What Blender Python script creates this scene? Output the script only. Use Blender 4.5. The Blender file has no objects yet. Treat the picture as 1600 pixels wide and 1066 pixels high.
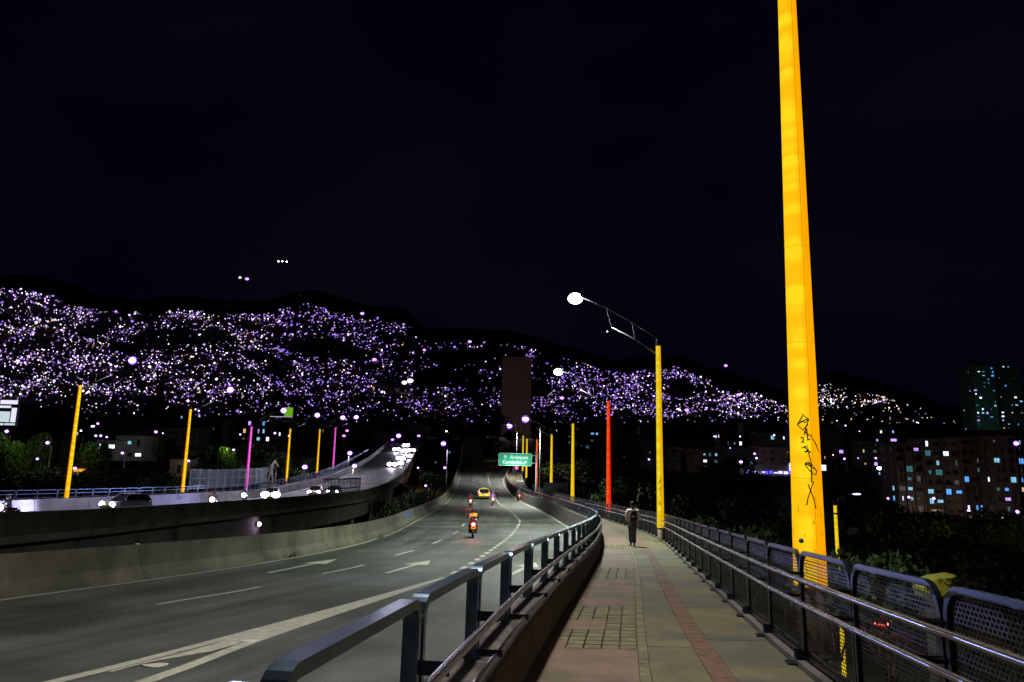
import bpy, bmesh, math, random
import numpy as np
from mathutils import Vector, Matrix, noise as mnoise
random.seed(7)
rad=math.radians
S=bpy.context.scene
COL=S.collection
# ------------------------------------------------------------------ camera, world, exposure
FPX=1150.0; PITCH=rad(10.2); ROLL=rad(1.26)
fv=Vector((0,math.cos(PITCH),math.sin(PITCH))); u0=Vector((0,-math.sin(PITCH),math.cos(PITCH))); r0=Vector((1,0,0))
rv=r0*math.cos(ROLL)+u0*math.sin(ROLL); uv=u0*math.cos(ROLL)-r0*math.sin(ROLL)
cam=bpy.data.cameras.new('camera'); co=bpy.data.objects.new('camera',cam); COL.objects.link(co)
co.matrix_world=Matrix(((rv.x,uv.x,-fv.x,0),(rv.y,uv.y,-fv.y,0),(rv.z,uv.z,-fv.z,0),(0,0,0,1)))
cam.sensor_width=36; cam.lens=36*FPX/1600; cam.clip_start=.05; cam.clip_end=30000
S.camera=co
W=bpy.data.worlds.new('World'); S.world=W; W.use_nodes=True
wn=W.node_tree.nodes; wl=W.node_tree.links; wn.clear()
wo=wn.new('ShaderNodeOutputWorld'); wb=wn.new('ShaderNodeBackground')
tc=wn.new('ShaderNodeTexCoord'); nz=wn.new('ShaderNodeTexNoise'); nz.inputs['Scale'].default_value=1.7; nz.inputs['Detail'].default_value=4
mp=wn.new('ShaderNodeMapping'); mp.inputs['Scale'].default_value=(1,1,2.2)
cr=wn.new('ShaderNodeValToRGB'); cr.color_ramp.elements[0].position=.48; cr.color_ramp.elements[0].color=(.0006,.0006,.0036,1)
cr.color_ramp.elements[1].position=.78; cr.color_ramp.elements[1].color=(.0024,.0022,.0052,1)
wl.new(tc.outputs['Generated'],mp.inputs[0]); wl.new(mp.outputs[0],nz.inputs['Vector']); wl.new(nz.outputs['Fac'],cr.inputs[0])
wl.new(cr.outputs[0],wb.inputs[0]); wb.inputs[1].default_value=1.0; wl.new(wb.outputs[0],wo.inputs[0])
S.view_settings.view_transform='Standard'; S.view_settings.look='None'; S.view_settings.exposure=0; S.view_settings.gamma=1
S.render.engine='CYCLES'
cy=S.cycles; cy.use_denoising=True; cy.max_bounces=4; cy.diffuse_bounces=2; cy.glossy_bounces=3; cy.transmission_bounces=2
cy.sample_clamp_indirect=2.0; cy.sample_clamp_direct=0; cy.caustics_reflective=False; cy.caustics_refractive=False
cy.blur_glossy=.5

# ------------------------------------------------------------------ measuring helpers (survey of the place)
def ray(px,py):
    d=fv*FPX+rv*(px-800)+uv*(533-py); return d/d.y
def at(px,py,Y): return ray(px,py)*Y
def hermite(KX,KY):
    n=len(KX); m=[0]*n
    for i in range(n):
        a=max(i-1,0); b=min(i+1,n-1); m[i]=(KY[b]-KY[a])/(KX[b]-KX[a])
    def fn(x):
        if x<=KX[0]: return KY[0]+m[0]*(x-KX[0])
        if x>=KX[-1]: return KY[-1]+m[-1]*(x-KX[-1])
        for i in range(n-1):
            if x<=KX[i+1]:
                h=KX[i+1]-KX[i]; t=(x-KX[i])/h
                return (2*t**3-3*t*t+1)*KY[i]+(t**3-2*t*t+t)*h*m[i]+(-2*t**3+3*t*t)*KY[i+1]+(t**3-t*t)*h*m[i+1]
    return fn
H=hermite([-40,0,20,45,60,85,107,140,177,225,300,420],[-1.2,-2.25,-2.93,-3.72,-3.88,-3.9,-3.7,-2.2,.8,5.5,13.5,26])
WK=.5                                                   # footway above the road
def G(px,py,dz=0.):
    d=ray(px,py); Y=2.
    while Y<420:
        if d.z*Y<H(Y)+dz: return Vector((d.x*Y,Y,H(Y)+dz))
        Y+=.1
    return d*420
BL=hermite([-30,0,15.9,25,37,60,85,114,147,181,212,260,420],[-24,-15.2,-10.85,-8.65,-7.55,-7.75,-8.1,-9.0,-10.4,-12.0,-13.7,-16.5,-28])
WL=hermite([-12,0,2.25,5.9,7.75,12.2,16.7,24.65,37.45,45,53,68,80,94,105,115,130,145,155,165,175,190,215],
           [-2.5,-.78,-.5,-.02,.24,.95,1.7,2.95,4.6,5.25,5.3,4.85,4.2,3.3,2.3,1.4,.35,-.2,-.3,.1,1.2,3.6,9])
WR=hermite([-12,0,5,8.9,12.5,19.8,33.6,42,50,58,68,80,94,102,115,130,145,162,175,190,215],
           [2.0,2.45,2.85,3.28,3.8,4.89,6.93,7.8,7.9,7.55,6.9,6.35,5.7,5.2,4.0,2.9,2.6,2.6,3.7,6.2,12])
NP=hermite([-40,20,40,55,70,100,123,154,217,300,420],[-28,-23.8,-24.6,-24.6,-23.0,-20.4,-20.4,-21.8,-27.3,-34,-46])   # near parapet of the left viaduct
LR=hermite([-40,20,56,67,85,100,125,147,163,217,420],[-43,-41,-40,-38.6,-36.3,-35.5,-35.8,-36.3,-37,-41,-60])
FW=lambda Y: LR(Y)+2.2
MR=hermite([22,27,35,48,62,68,80,99,127,150,167,181,212,260,420],[-1.8,-1.28,-.67,.27,.96,.8,.2,-1.3,-2.8,-4.0,-4.9,-5.6,-7.3,-10,-20.5])     # right edge of the through lanes
EL=hermite([150,158,165,172,180,190,215],[-4.2,-4.5,-4.3,-3.4,-1.2,2.0,8.5])  # left edge of the exit road
def frange(a,b,s):
    n=max(1,int(round((b-a)/s))); return [a+(b-a)*i/n for i in range(n+1)]

# ------------------------------------------------------------------ materials
MATS={}
def M(name,col,rough=.7,metal=0,var=.25,scale=3.,bump=0.,bscale=40.,spec=.5,stain=None,vscale=None,coord='Object'):
    if name in MATS: return MATS[name]
    m=bpy.data.materials.new(name); m.use_nodes=True; n=m.node_tree.nodes; l=m.node_tree.links; p=n['Principled BSDF']
    p.inputs['Roughness'].default_value=rough; p.inputs['Metallic'].default_value=metal; p.inputs['Specular IOR Level'].default_value=spec
    tx=n.new('ShaderNodeTexCoord'); mpn=n.new('ShaderNodeMapping'); l.new(tx.outputs[coord],mpn.inputs[0])
    if vscale: mpn.inputs['Scale'].default_value=vscale
    a=n.new('ShaderNodeTexNoise'); a.inputs['Scale'].default_value=scale; a.inputs['Detail'].default_value=6; a.inputs['Roughness'].default_value=.65
    l.new(mpn.outputs[0],a.inputs['Vector'])
    c=n.new('ShaderNodeValToRGB'); c.color_ramp.elements[0].position=.3; c.color_ramp.elements[1].position=.72
    c.color_ramp.elements[0].color=tuple(x*(1-var) for x in col)+(1,); c.color_ramp.elements[1].color=tuple(min(1,x*(1+var)) for x in col)+(1,)
    l.new(a.outputs['Fac'],c.inputs[0]); out=c.outputs[0]
    if stain:
        b=n.new('ShaderNodeTexNoise'); b.inputs['Scale'].default_value=stain[1]; b.inputs['Detail'].default_value=5; l.new(tx.outputs[coord],b.inputs['Vector'])
        r=n.new('ShaderNodeValToRGB'); r.color_ramp.elements[0].position=stain[2]; r.color_ramp.elements[1].position=stain[2]+.12
        l.new(b.outputs['Fac'],r.inputs[0]); mx=n.new('ShaderNodeMixRGB'); l.new(r.outputs[0],mx.inputs[0]); l.new(out,mx.inputs[1]); mx.inputs[2].default_value=stain[0]+(1,); out=mx.outputs[0]
    l.new(out,p.inputs['Base Color'])
    if bump:
        b=n.new('ShaderNodeTexNoise'); b.inputs['Scale'].default_value=bscale; b.inputs['Detail'].default_value=4; l.new(tx.outputs[coord],b.inputs['Vector'])
        bp=n.new('ShaderNodeBump'); bp.inputs['Strength'].default_value=bump; bp.inputs['Distance'].default_value=.02; l.new(b.outputs['Fac'],bp.inputs['Height']); l.new(bp.outputs[0],p.inputs['Normal'])
    MATS[name]=m; return m
def EM(name,col,st,sample=False):
    if name in MATS: return MATS[name]
    m=bpy.data.materials.new(name); m.use_nodes=True; n=m.node_tree.nodes; l=m.node_tree.links; n.remove(n['Principled BSDF'])
    e=n.new('ShaderNodeEmission'); e.inputs[0].default_value=tuple(col)+(1,); e.inputs[1].default_value=st; l.new(e.outputs[0],n['Material Output'].inputs[0])
    m.cycles.emission_sampling='AUTO' if sample else 'NONE'; MATS[name]=m; return m
asphalt=M('asphalt',(.088,.097,.088),.62,0,.3,.5,.6,70,.35,stain=((.048,.058,.042),.22,.47))
def wear(m):
    n=m.node_tree.nodes; l=m.node_tree.links; p=n['Principled BSDF']; src=p.inputs['Base Color'].links[0].from_socket
    uvn=n.new('ShaderNodeUVMap'); uvn.uv_map='UVMap'; mp_=n.new('ShaderNodeMapping'); mp_.inputs['Scale'].default_value=(1.1,.035,1); l.new(uvn.outputs[0],mp_.inputs[0])
    t=n.new('ShaderNodeTexNoise'); t.inputs['Scale'].default_value=1.0; t.inputs['Detail'].default_value=5; t.inputs['Roughness'].default_value=.6; l.new(mp_.outputs[0],t.inputs['Vector'])
    r=n.new('ShaderNodeMapRange'); r.inputs[1].default_value=.36; r.inputs[2].default_value=.64; r.inputs[3].default_value=.62; r.inputs[4].default_value=1.28; l.new(t.outputs['Fac'],r.inputs[0])
    g=n.new('ShaderNodeTexNoise'); g.inputs['Scale'].default_value=55; g.inputs['Detail'].default_value=3; tc_=n.new('ShaderNodeTexCoord'); l.new(tc_.outputs['Object'],g.inputs['Vector'])
    r2=n.new('ShaderNodeMapRange'); r2.inputs[1].default_value=.35; r2.inputs[2].default_value=.65; r2.inputs[3].default_value=.72; r2.inputs[4].default_value=1.3; l.new(g.outputs['Fac'],r2.inputs[0])
    q=n.new('ShaderNodeMath'); q.operation='MULTIPLY'; l.new(r.outputs[0],q.inputs[0]); l.new(r2.outputs[0],q.inputs[1])
    v=n.new('ShaderNodeVectorMath'); v.operation='SCALE'; l.new(src,v.inputs[0]); l.new(q.outputs[0],v.inputs['Scale']); l.new(v.outputs[0],p.inputs['Base Color'])
    c=n.new('ShaderNodeMapRange'); c.inputs[3].default_value=.48; c.inputs[4].default_value=.75; l.new(t.outputs['Fac'],c.inputs[0]); l.new(c.outputs[0],p.inputs['Roughness'])
wear(asphalt)
asphalt2=M('asphalt_patch',(.075,.077,.078),.6,0,.25,.5,.5,90,.35)
paint=M('road_paint',(.42,.42,.34),.6,0,.3,6,.2,60,stain=((.17,.17,.15),9,.62))
concrete=M('barrier_concrete',(.092,.086,.055),.85,0,.4,.8,.4,25,stain=((.045,.045,.028),.45,.48),vscale=(1,1,.5))
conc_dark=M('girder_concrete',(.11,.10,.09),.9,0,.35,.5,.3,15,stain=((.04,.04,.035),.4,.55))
wallin=M('parapet_concrete',(.085,.07,.06),.85,0,.4,1.2,.4,25,stain=((.03,.026,.022),1.6,.55),vscale=(3,3,.4))
steel=M('galvanised_steel',(.10,.145,.20),.3,.9,.35,5,.05,40)
steel_d=M('painted_dark_steel',(.022,.032,.046),.30,.7,.3,8,.05,60)
tube=M('polished_tube',(.36,.37,.40),.27,1,.06,3)
slab_r=M('red_slab',(.150,.098,.075),.85,0,.35,1.4,.4,60,stain=((.10,.085,.05),.8,.5))
slab_g=M('grey_slab',(.112,.098,.052),.85,0,.35,1.2,.4,60,stain=((.062,.064,.05),.8,.52))
slab_g2=M('grey_slab_darker',(.082,.078,.050),.85,0,.25,1.5,.4,60)
slab_g3=M('grey_slab_warm',(.122,.100,.048),.85,0,.25,1.5,.4,60)
tilem=M('yellow_paver',(.145,.128,.062),.85,0,.35,7,.4,60)
tilem2=M('yellow_paver_worn',(.118,.104,.058),.85,0,.35,5,.4,60)
brickm=M('red_brick',(.125,.070,.045),.85,0,.35,9,.4,80)
joint=M('joint_mortar',(.035,.032,.025),.95,0,.3,6)
rubber=M('tyre_rubber',(.02,.02,.02),.8,0,.2,20)
blackp=M('black_plastic',(.02,.02,.022),.45,0,.2,10)
darkp=M('graffiti_black',(.02,.012,.0),.7,0,.2,10)
signg=M('sign_green',(0,.30,.19),.5,0,.08,2)
signg2=M('sign_green_far',(0,.10,.09),.5,0,.08,2)
signw=M('sign_white',(.75,.78,.7),.5,0,.05,4)
white_lamp=EM('lamp_glass_white',(.86,1,1),14)
violet_lamp=EM('lamp_glass_violet',(.95,.62,1),5); violet_halo=EM('halo_ring_violet',(.30,.06,1),1.5)  # violet ring emission imitates the halo around a lamp
violet2=EM('lamp_glass_deep_violet',(.6,.25,1),2.6)

# ------------------------------------------------------------------ object helpers
def tag(o,label=None,cat=None,group=None,kind=None):
    if label: o['label']=label
    if cat: o['category']=cat
    if group: o['group']=group
    if kind: o['kind']=kind
    return o
def link(name,me,parent=None,mw=None):
    o=bpy.data.objects.new(name,me); COL.objects.link(o)
    if parent: o.parent=parent
    if mw is not None: o.matrix_local=mw
    return o
def empty(name,loc=(0,0,0),rz=0,label=None,cat=None,group=None):
    o=link(name,None); o.location=loc; o.rotation_euler=(0,0,rz); o.empty_display_size=.3
    return tag(o,label,cat,group)
class MB:
    def __init__(s): s.v=[]; s.f=[]; s.m=[]
    def add(s,vs,fs,mi=0):
        b=len(s.v); s.v+= [tuple(x) for x in vs]; s.f+=[tuple(b+i for i in f) for f in fs]; s.m+=[mi]*len(fs); return s
    def box(s,c,d,mi=0,R=None):
        x,y,z=(k/2 for k in d); vs=[Vector((a*x,b*y,e*z)) for e in(-1,1) for b in(-1,1) for a in(-1,1)]
        if R is not None: vs=[R@v for v in vs]
        return s.add([v+Vector(c) for v in vs],[(0,2,3,1),(4,5,7,6),(0,1,5,4),(2,6,7,3),(0,4,6,2),(1,3,7,5)],mi)
    def tube(s,pts,rs,n=8,mi=0,cap=True,up=None):
        pts=[Vector(p) for p in pts]
        if not hasattr(rs,'__len__'): rs=[rs]*len(pts)
        rings=[]
        for i,p in enumerate(pts):
            t=(pts[min(i+1,len(pts)-1)]-pts[max(i-1,0)]).normalized()
            a=Vector(up) if up else (Vector((0,0,1)) if abs(t.z)<.9 else Vector((1,0,0)))
            x=t.cross(a).normalized(); y=t.cross(x)
            rings.append([p+(x*math.cos(2*math.pi*k/n)+y*math.sin(2*math.pi*k/n))*rs[i] for k in range(n)])
        vs=[q for r in rings for q in r]; fs=[]
        for i in range(len(pts)-1):
            for k in range(n):
                a=i*n+k; b=i*n+(k+1)%n; fs.append((a,b,b+n,a+n))
        if cap: fs.append(tuple(range(n))); fs.append(tuple((len(pts)-1)*n+k for k in reversed(range(n))))
        return s.add(vs,fs,mi)
    def bar(s,pts,w,t,mi=0,side=Vector((0,1,0))):      # flat bar: width w along 'side', thickness t
        pts=[Vector(p) for p in pts]; rings=[]
        for i,p in enumerate(pts):
            d=(pts[min(i+1,len(pts)-1)]-pts[max(i-1,0)]).normalized(); nn=d.cross(side).normalized()
            rings.append([p+side*w/2+nn*t/2,p-side*w/2+nn*t/2,p-side*w/2-nn*t/2,p+side*w/2-nn*t/2])
        vs=[q for r in rings for q in r]; fs=[]
        for i in range(len(pts)-1):
            for k in range(4):
                a=i*4+k; b=i*4+(k+1)%4; fs.append((a,b,b+4,a+4))
        fs.append((0,1,2,3)); fs.append(tuple((len(pts)-1)*4+k for k in (3,2,1,0)))
        return s.add(vs,fs,mi)
    def sphere(s,c,r,n=10,m=6,mi=0,sc=(1,1,1)):
        vs=[];fs=[]
        for i in range(m+1):
            th=math.pi*i/m
            for k in range(n): vs.append(Vector(c)+Vector((r*sc[0]*math.sin(th)*math.cos(2*math.pi*k/n),r*sc[1]*math.sin(th)*math.sin(2*math.pi*k/n),r*sc[2]*math.cos(th))))
        for i in range(m):
            for k in range(n): a=i*n+k;b=i*n+(k+1)%n; fs.append((a,a+n,b+n,b))
        return s.add(vs,fs,mi)
    def torus(s,c,R,r,n=20,m=8,mi=0,axis='x'):
        vs=[];fs=[]
        for i in range(n):
            A=2*math.pi*i/n
            for k in range(m):
                B=2*math.pi*k/m; q=R+r*math.cos(B); w=r*math.sin(B)
                p=(w,q*math.cos(A),q*math.sin(A)) if axis=='x' else (q*math.cos(A),w,q*math.sin(A))
                vs.append(Vector(c)+Vector(p))
        for i in range(n):
            for k in range(m): fs.append((i*m+k,((i+1)%n)*m+k,((i+1)%n)*m+(k+1)%m,i*m+(k+1)%m))
        return s.add(vs,fs,mi)
    def mesh(s,name,mats,smooth=False):
        me=bpy.data.meshes.new(name); me.from_pydata(s.v,[],s.f)
        for m in (mats if isinstance(mats,(list,tuple)) else [mats]): me.materials.append(m)
        me.polygons.foreach_set('material_index',s.m)
        if smooth: me.polygons.foreach_set('use_smooth',[True]*len(s.f))
        bm=bmesh.new(); bm.from_mesh(me); bmesh.ops.recalc_face_normals(bm,faces=bm.faces); bm.to_mesh(me); bm.free()
        me.update(); return me
    def build(s,name,mats,parent=None,smooth=False,mw=None): return link(name,s.mesh(name,mats,smooth),parent,mw)
def sweep(name,prof,X,ys,mats,parent=None,zf=H,smooth=False,closed=True,X2=None):
    """prof: list of (offset, z); X curve in plan, zf height along it"""
    vs=[];fs=[];n=len(prof)
    for Y in ys:
        x=X(Y);z=zf(Y)
        for (o,dz) in prof: vs.append((x+o,Y,z+dz))
    for i in range(len(ys)-1):
        for k in range(n if closed else n-1):
            a=i*n+k;b=i*n+(k+1)%n; fs.append((a,b,b+n,a+n))
    if closed: fs.append(tuple(range(n))); fs.append(tuple((len(ys)-1)*n+k for k in reversed(range(n))))
    b=MB(); b.add(vs,fs); return b.build(name,mats,parent,smooth)
def strip(name,XA,XB,ys,dz,mats,parent=None,th=0,zf=H,kind=None):
    vs=[];fs=[]
    nx=6
    for Y in ys:
        a,b=XA(Y),XB(Y)
        for k in range(nx+1): vs.append((a+(b-a)*k/nx,Y,zf(Y)+dz))
    for i in range(len(ys)-1):
        for k in range(nx): q=i*(nx+1)+k; fs.append((q,q+1,q+nx+2,q+nx+1))
    b=MB(); b.add(vs,fs); o=b.build(name,mats,parent)
    if dz==0:
        uvl=o.data.uv_layers.new(name='UVMap')
        for lp in o.data.loops:
            k=lp.vertex_index; Yv=ys[k//(nx+1)]; uvl.data[lp.index].uv=(vs[k][0]-XA(Yv),Yv)
    if kind:o['kind']=kind
    return o
def frame(X,Y,o,dz,zf,L=1.):
    """matrix along curve: x forward, y to the left, z up"""
    p=Vector((X(Y)+o,Y,zf(Y)+dz)); q=Vector((X(Y+.5)+o,Y+.5,zf(Y+.5)+dz)); t=(q-p).normalized(); y=Vector((0,0,1)).cross(t).normalized(); z=t.cross(y)
    return Matrix(((t.x,y.x,z.x,p.x),(t.y,y.y,z.y,p.y),(t.z,y.z,z.z,p.z),(0,0,0,1)))
def step(X,Y,L):
    dx=X(Y+.5)-X(Y); return Y+L/math.sqrt(1+(dx/.5)**2)
HW=lambda Y:H(Y)+WK

# ------------------------------------------------------------------ terrain and lit hills
SKY=[(-900,470),(-300,455),(0,449),(30,454),(85,465),(130,484),(190,490),(270,484),(330,492),(400,493),(440,479),(480,474),(520,487),(560,499),(620,504),(645,517),(652,535),(725,536),(790,537),(830,547),(880,562),(940,577),(960,585),(1010,581),(1060,574),(1100,592),(1140,604),(1200,621),(1240,640),(1262,634),(1283,602),(1300,601),(1350,611),(1400,626),(1450,641),(1480,655),(1530,668),(1700,670),(2600,600)]
def sky_y(px):
    for (a,b),(c,d) in zip(SKY,SKY[1:]):
        if px<=c: return b+(d-b)*max(0,(px-a))/(c-a)
    return SKY[-1][1]
def tanel(px,py):
    d=ray(px,py); return d.z/math.hypot(d.x,d.y)
def az_px(az):   # horizontal azimuth -> photo column near the horizon
    az=max(-1.05,min(1.05,az)); return 800+FPX*math.tan(az)/math.cos(PITCH)
PG=hermite([-200,0,60,100,150,200,260,330,500,700],[-16,-16,-15.5,-13.5,-9,-3,5,12,24,35])
def g1(X,Y):
    Ye=Y-1.0*max(0,X-10)*.9; t=min(1,max(0,(X-15)/90))
    return PG(max(-200,min(700,Ye)))-7*t*t*(3-2*t)
TB=.052; R0=700.; R1=3000.
def tq(az):
    px=az_px(az); return max(TB+.012,tanel(px,sky_y(px)))
def g2(az,R):
    T=tq(az)
    if R<R0: t=TB*(R/R0)**.5
    elif R<R1: t=TB+(T-TB)*((R-R0)/(R1-R0))**.85
    elif R<7000: t=T+.02*math.sin((R-R1)/4000*math.pi/2)
    else: t=(T+.02)*(7000/R)
    return t*R
def ground(X,Y):
    R=math.hypot(X,Y); az=math.atan2(X,Y) if Y>1 else math.copysign(1.05,X)
    a=g1(X,Y)
    if R<350: return a
    b=g2(az,R)
    if Y<0: b=b*.6
    k=min(1,(R-350)/350); k=k*k*(3-2*k)
    return a*(1-k)+b*k
def terrain():
    Rs=[3,15]+frange(30,400,15)+[400*1.055**i for i in range(1,62)]
    N=360; b=MB(); vs=[];fs=[]
    for R in Rs:
        for k in range(N):
            az=-math.pi+2*math.pi*k/N; X=R*math.sin(az);Y=R*math.cos(az)
            z=ground(X,Y)+ (mnoise.noise(Vector((X,Y,0))/(R*.12+5))*min(R,700)*.004 if R>120 else 0)
            vs.append((X,Y,z))
    for i in range(len(Rs)-1):
        for k in range(N): a=i*N+k;c=i*N+(k+1)%N; fs.append((a,c,c+N,a+N))
    fs.append(tuple(range(N)))
    b.add(vs,fs); o=b.build('ground',M('hill_ground',(.045,.05,.03),.95,0,.5,.02,stain=((.06,.05,.04),.004,.5)),None,True); o['kind']='structure'
terrain()
#:CITYLIGHTS
DARK=[(252,535,46,16),(340,530,22,12),(502,548,52,15),(560,558,30,9),(618,533,24,8),(705,563,38,14),(625,560,16,10),(668,600,30,12),(735,600,60,12),(690,585,22,9),(808,610,24,60),(855,575,22,22),(846,610,16,14),(1062,612,20,16),(905,642,18,8),(1245,650,12,22),(160,600,26,7),(90,512,20,5),(400,560,20,8),(770,560,26,14),(720,625,16,6),(440,520,24,6),(1425,640,18,4)]
def city_lights():
    cols=[((.70,.50,1),1.0),((.42,.20,1),1.1),((.92,.82,1),1.1),((1,.66,.42),.9),((.35,.16,1),1.1),((.60,.75,1),.9),((1,.42,.12),.8)]
    mats=[];
    for i,(c,s) in enumerate(cols):
        mats.append(EM('hill_light_bright_%d'%i,c,(2.2 if i in(1,4) else 3.4)*s)); mats.append(EM('hill_light_dim_%d'%i,c,1.0*s))
    b=MB(); n=0
    def put(px,py,big=1.):
        d=ray(px,py); az=math.atan2(d.x,d.y); t=tanel(px,py); T=tq(az)
        if t>T: return
        if t<=TB: return
        R=R0+(R1-R0)*((t-TB)/(T-TB))**(1/.85)
        left=px<420; right=px>1255; warm=(1060<px<1255)
        w=[.50,.22,.16,.05,.04,.02,.01] if left else [.16,.04,.50,.22,.01,.02,.04] if right else [.36,.28,.18,.06,.07,.03,.02] if warm else [.26,.38,.06,.03,.23,.03,.01]
        if left and py>590: w=[.36,.2,.22,.06,.08,.08,.01]
        c=random.choices(range(7),w)[0]
        r=random.random(); s=(.40+.75*r*r+(1.2*random.random() if random.random()<.07 else 0))*big
        dim=1 if random.random()<.66 else 0
        q=R/FPX*s; X=R*math.sin(az);Y=R*math.cos(az); z=t*R+q+4+R*.0012
        p=Vector((X,Y,z)); vs=[p+Vector(v)*q for v in((1.1,0,0),(-1.1,0,0),(0,1,0),(0,-1,0),(0,0,1),(0,0,-1))]
        b.add(vs,[(0,2,4),(2,1,4),(1,3,4),(3,0,4),(2,0,5),(1,2,5),(3,1,5),(0,3,5)],c*2+dim)
    def ok(px,py):
        for (x,y,rx,ry) in DARK:
            k=((px-x)/rx)**2+((py-y)/ry)**2
            if k<1 and random.random()>.05: return False
        lo=628+ (18*min(1,max(0,(px-200)/300))) + (10*min(1,max(0,(px-500)/300)))+ 6*math.sin(px*.05)
        if px>1255: lo= 634+10*math.sin(px*.03)+ (px-1290)*.06
        if px>1255 and py>lo: return random.random()<.1
        if py>lo: return random.random()<.12
        if 648<px<728 and py<590: return random.random()<.18
        if px>1484: return False
        nn=mnoise.noise(Vector((px*.022,py*.045,3.1)))+.5*mnoise.noise(Vector((px*.07,py*.12,7)))
        dens=.44+1.0*nn+.25*mnoise.noise(Vector((px*.2,py*.3,1)))
        if 640<px<790: dens-=.12
        if 850<px<1240: dens+=.3
        return random.random()<dens
    for i in range(29000):
        px=random.uniform(-60,1500); py=random.uniform(440,668)
        if py<sky_y(px)+1: continue
        if ok(px,py): put(px,py)
    for i in range(300):                     # streets climbing the hill
        px=random.uniform(-20,1480); py=sky_y(px)+random.random()**1.3*(640-sky_y(px))
        if not ok(px,py): continue
        a=random.uniform(-.5,.5) if random.random()<.75 else random.uniform(1.2,1.8); L=random.randint(4,11); st=random.uniform(2.6,4.6)
        for k in range(L):
            px+=math.cos(a)*st; py+=math.sin(a)*st*.8; a+=random.uniform(-.25,.25)
            if ok(px,py) or random.random()<.3: put(px,py,1.05)
    for k in range(90):                     # bright crest rows
        px=random.uniform(430,520) if k%2 else random.uniform(0,130); put(px,sky_y(px)+random.uniform(2,24),1.2)
    o=b.build('hillside_city_lights',mats); tag(o,'dense sprinkle of violet and white house lights covering the far hillside','city lights',None,'stuff')
city_lights()
def house_blocks():                           # dark houses of the hillside
    b=MB()
    for i in range(2500):
        az=random.uniform(-.66,.62); R=random.uniform(750,2600); X=R*math.sin(az);Y=R*math.cos(az); z=ground(X,Y)
        w=random.uniform(7,14);h=random.uniform(3,5); b.box((X,Y,z+h/2-2),(w,w*.8,h+4),random.randint(0,1),Matrix.Rotation(random.uniform(0,1.5),3,'Z'))
    o=b.build('hillside_houses',[M('hill_brick',(.16,.09,.06),.9,0,.3,.1),M('hill_render',(.2,.2,.2),.9,0,.3,.1)]); tag(o,'dark mass of low brick houses packed over the far hillside','houses',None,'stuff')
house_blocks()
bulb_me={}
def lone_light(px,py,R,mat,s,label):
    d=ray(px,py); p=d.normalized()*R; q=s*R/FPX
    b=MB(); b.tube([p+Vector((0,0,q)),(p.x,p.y,ground(p.x,p.y)-1)],.12,5,1); b.sphere(p,q,8,5,0,(1.2,1,.8))
    o=b.build('street_light',[mat,steel_d]); tag(o,label,'street light','single lights on the far hills')
for (px,py,s,m,l) in [(386,436,2.4,violet2,'violet light alone on the dark mountain above the left hill, larger of the pair'),(375,434,1.2,white_lamp,'tiny white light just left of the violet light on the dark mountain'),
   (435,408.5,1,white_lamp,'leftmost of three tiny lights in a row highest on the mountain'),(441,408.5,1,white_lamp,'middle of three tiny lights in a row highest on the mountain'),(448,409,1,white_lamp,'rightmost of three tiny lights in a row highest on the mountain'),
   (949,518,.8,white_lamp,'faint white light in the dark sky side below the brightest street lamp')]:
    lone_light(px,py,5200,m,s,l)
for (px,py,s,l) in [(566,490,2.6,'bright violet light on the crest right of the lit hilltop'),(632,598,3.2,'left one of two bright violet lights low on the middle hillside'),(641,595,3.8,'right one of two bright violet lights low on the middle hillside'),(585,562,2.8,'violet light at the dark edge of the middle hillside'),
   (878,622,2.8,'violet light on the hill between the dark tower and the red pole'),(1060,641,3,'bright violet light right of the second yellow pole, left of a pair'),(1073,641,2.6,'bright violet light right of the second yellow pole, right of a pair'),(1134,571.5,2.2,'violet light at the end of the thin row on the ridge'),(663,547,2,'violet light at left of the short row on the saddle'),(734,534,2.4,'violet light where the lit slope starts above the tower'),(1154,617,2.6,'wide white violet light halfway up the right hillside')]:
    lone_light(px,py,1400,violet2 if s<3 else violet_lamp,s,l)

# ------------------------------------------------------------------ roads
ys=frange(-20,172,2)
main=strip('road',BL,lambda Y:WL(Y)-.25,frange(-20,160,2),0,asphalt,None); main['kind']='structure'
far=strip('road',BL,MR,frange(160,420,4),0,asphalt,None); far['kind']='structure'
ex=strip('exit_road',lambda Y:EL(Y) if Y>160.1 else MR(Y),lambda Y:WL(Y)-.25,frange(160,214,2),0,asphalt2,None); ex['kind']='structure'
gore=strip('traffic_island',lambda Y:MR(Y)+.0,lambda Y:max(MR(Y)+.05,min(EL(Y),MR(Y)+10)),frange(160,200,2),.006,M('island_concrete',(.24,.22,.15),.85,0,.2,1),None); gore['kind']='structure'
lv=strip('road',lambda Y:FW(Y)+.3,NP,frange(-40,420,4),0,asphalt,None); lv['kind']='structure'
def mark(name,A,B,y0,y1,parent=main,dz=.006,st=1.5): return strip(name,A,B,frange(y0,y1,st),dz,paint,parent)
mark('edge_line',lambda Y:BL(Y)+.42,lambda Y:BL(Y)+.54,-10,160); mark('edge_line',lambda Y:BL(Y)+.42,lambda Y:BL(Y)+.54,160,260,far)
mark('edge_line',lambda Y:WL(Y)-.85,lambda Y:WL(Y)-.72,28,160)
mark('edge_line',lambda Y:WL(Y)-.85,lambda Y:WL(Y)-.72,160,200,ex)
LL=hermite([-10,15.75,18.05,22.4,24.85,30.35,33,38.75,48,62,85,110,140,181,260],[-12,-7.1,-6.32,-5.4,-4.87,-4.37,-4.05,-3.7,-3.33,-3.4,-3.9,-5.0,-6.7,-8.9,-13.2])
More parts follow.
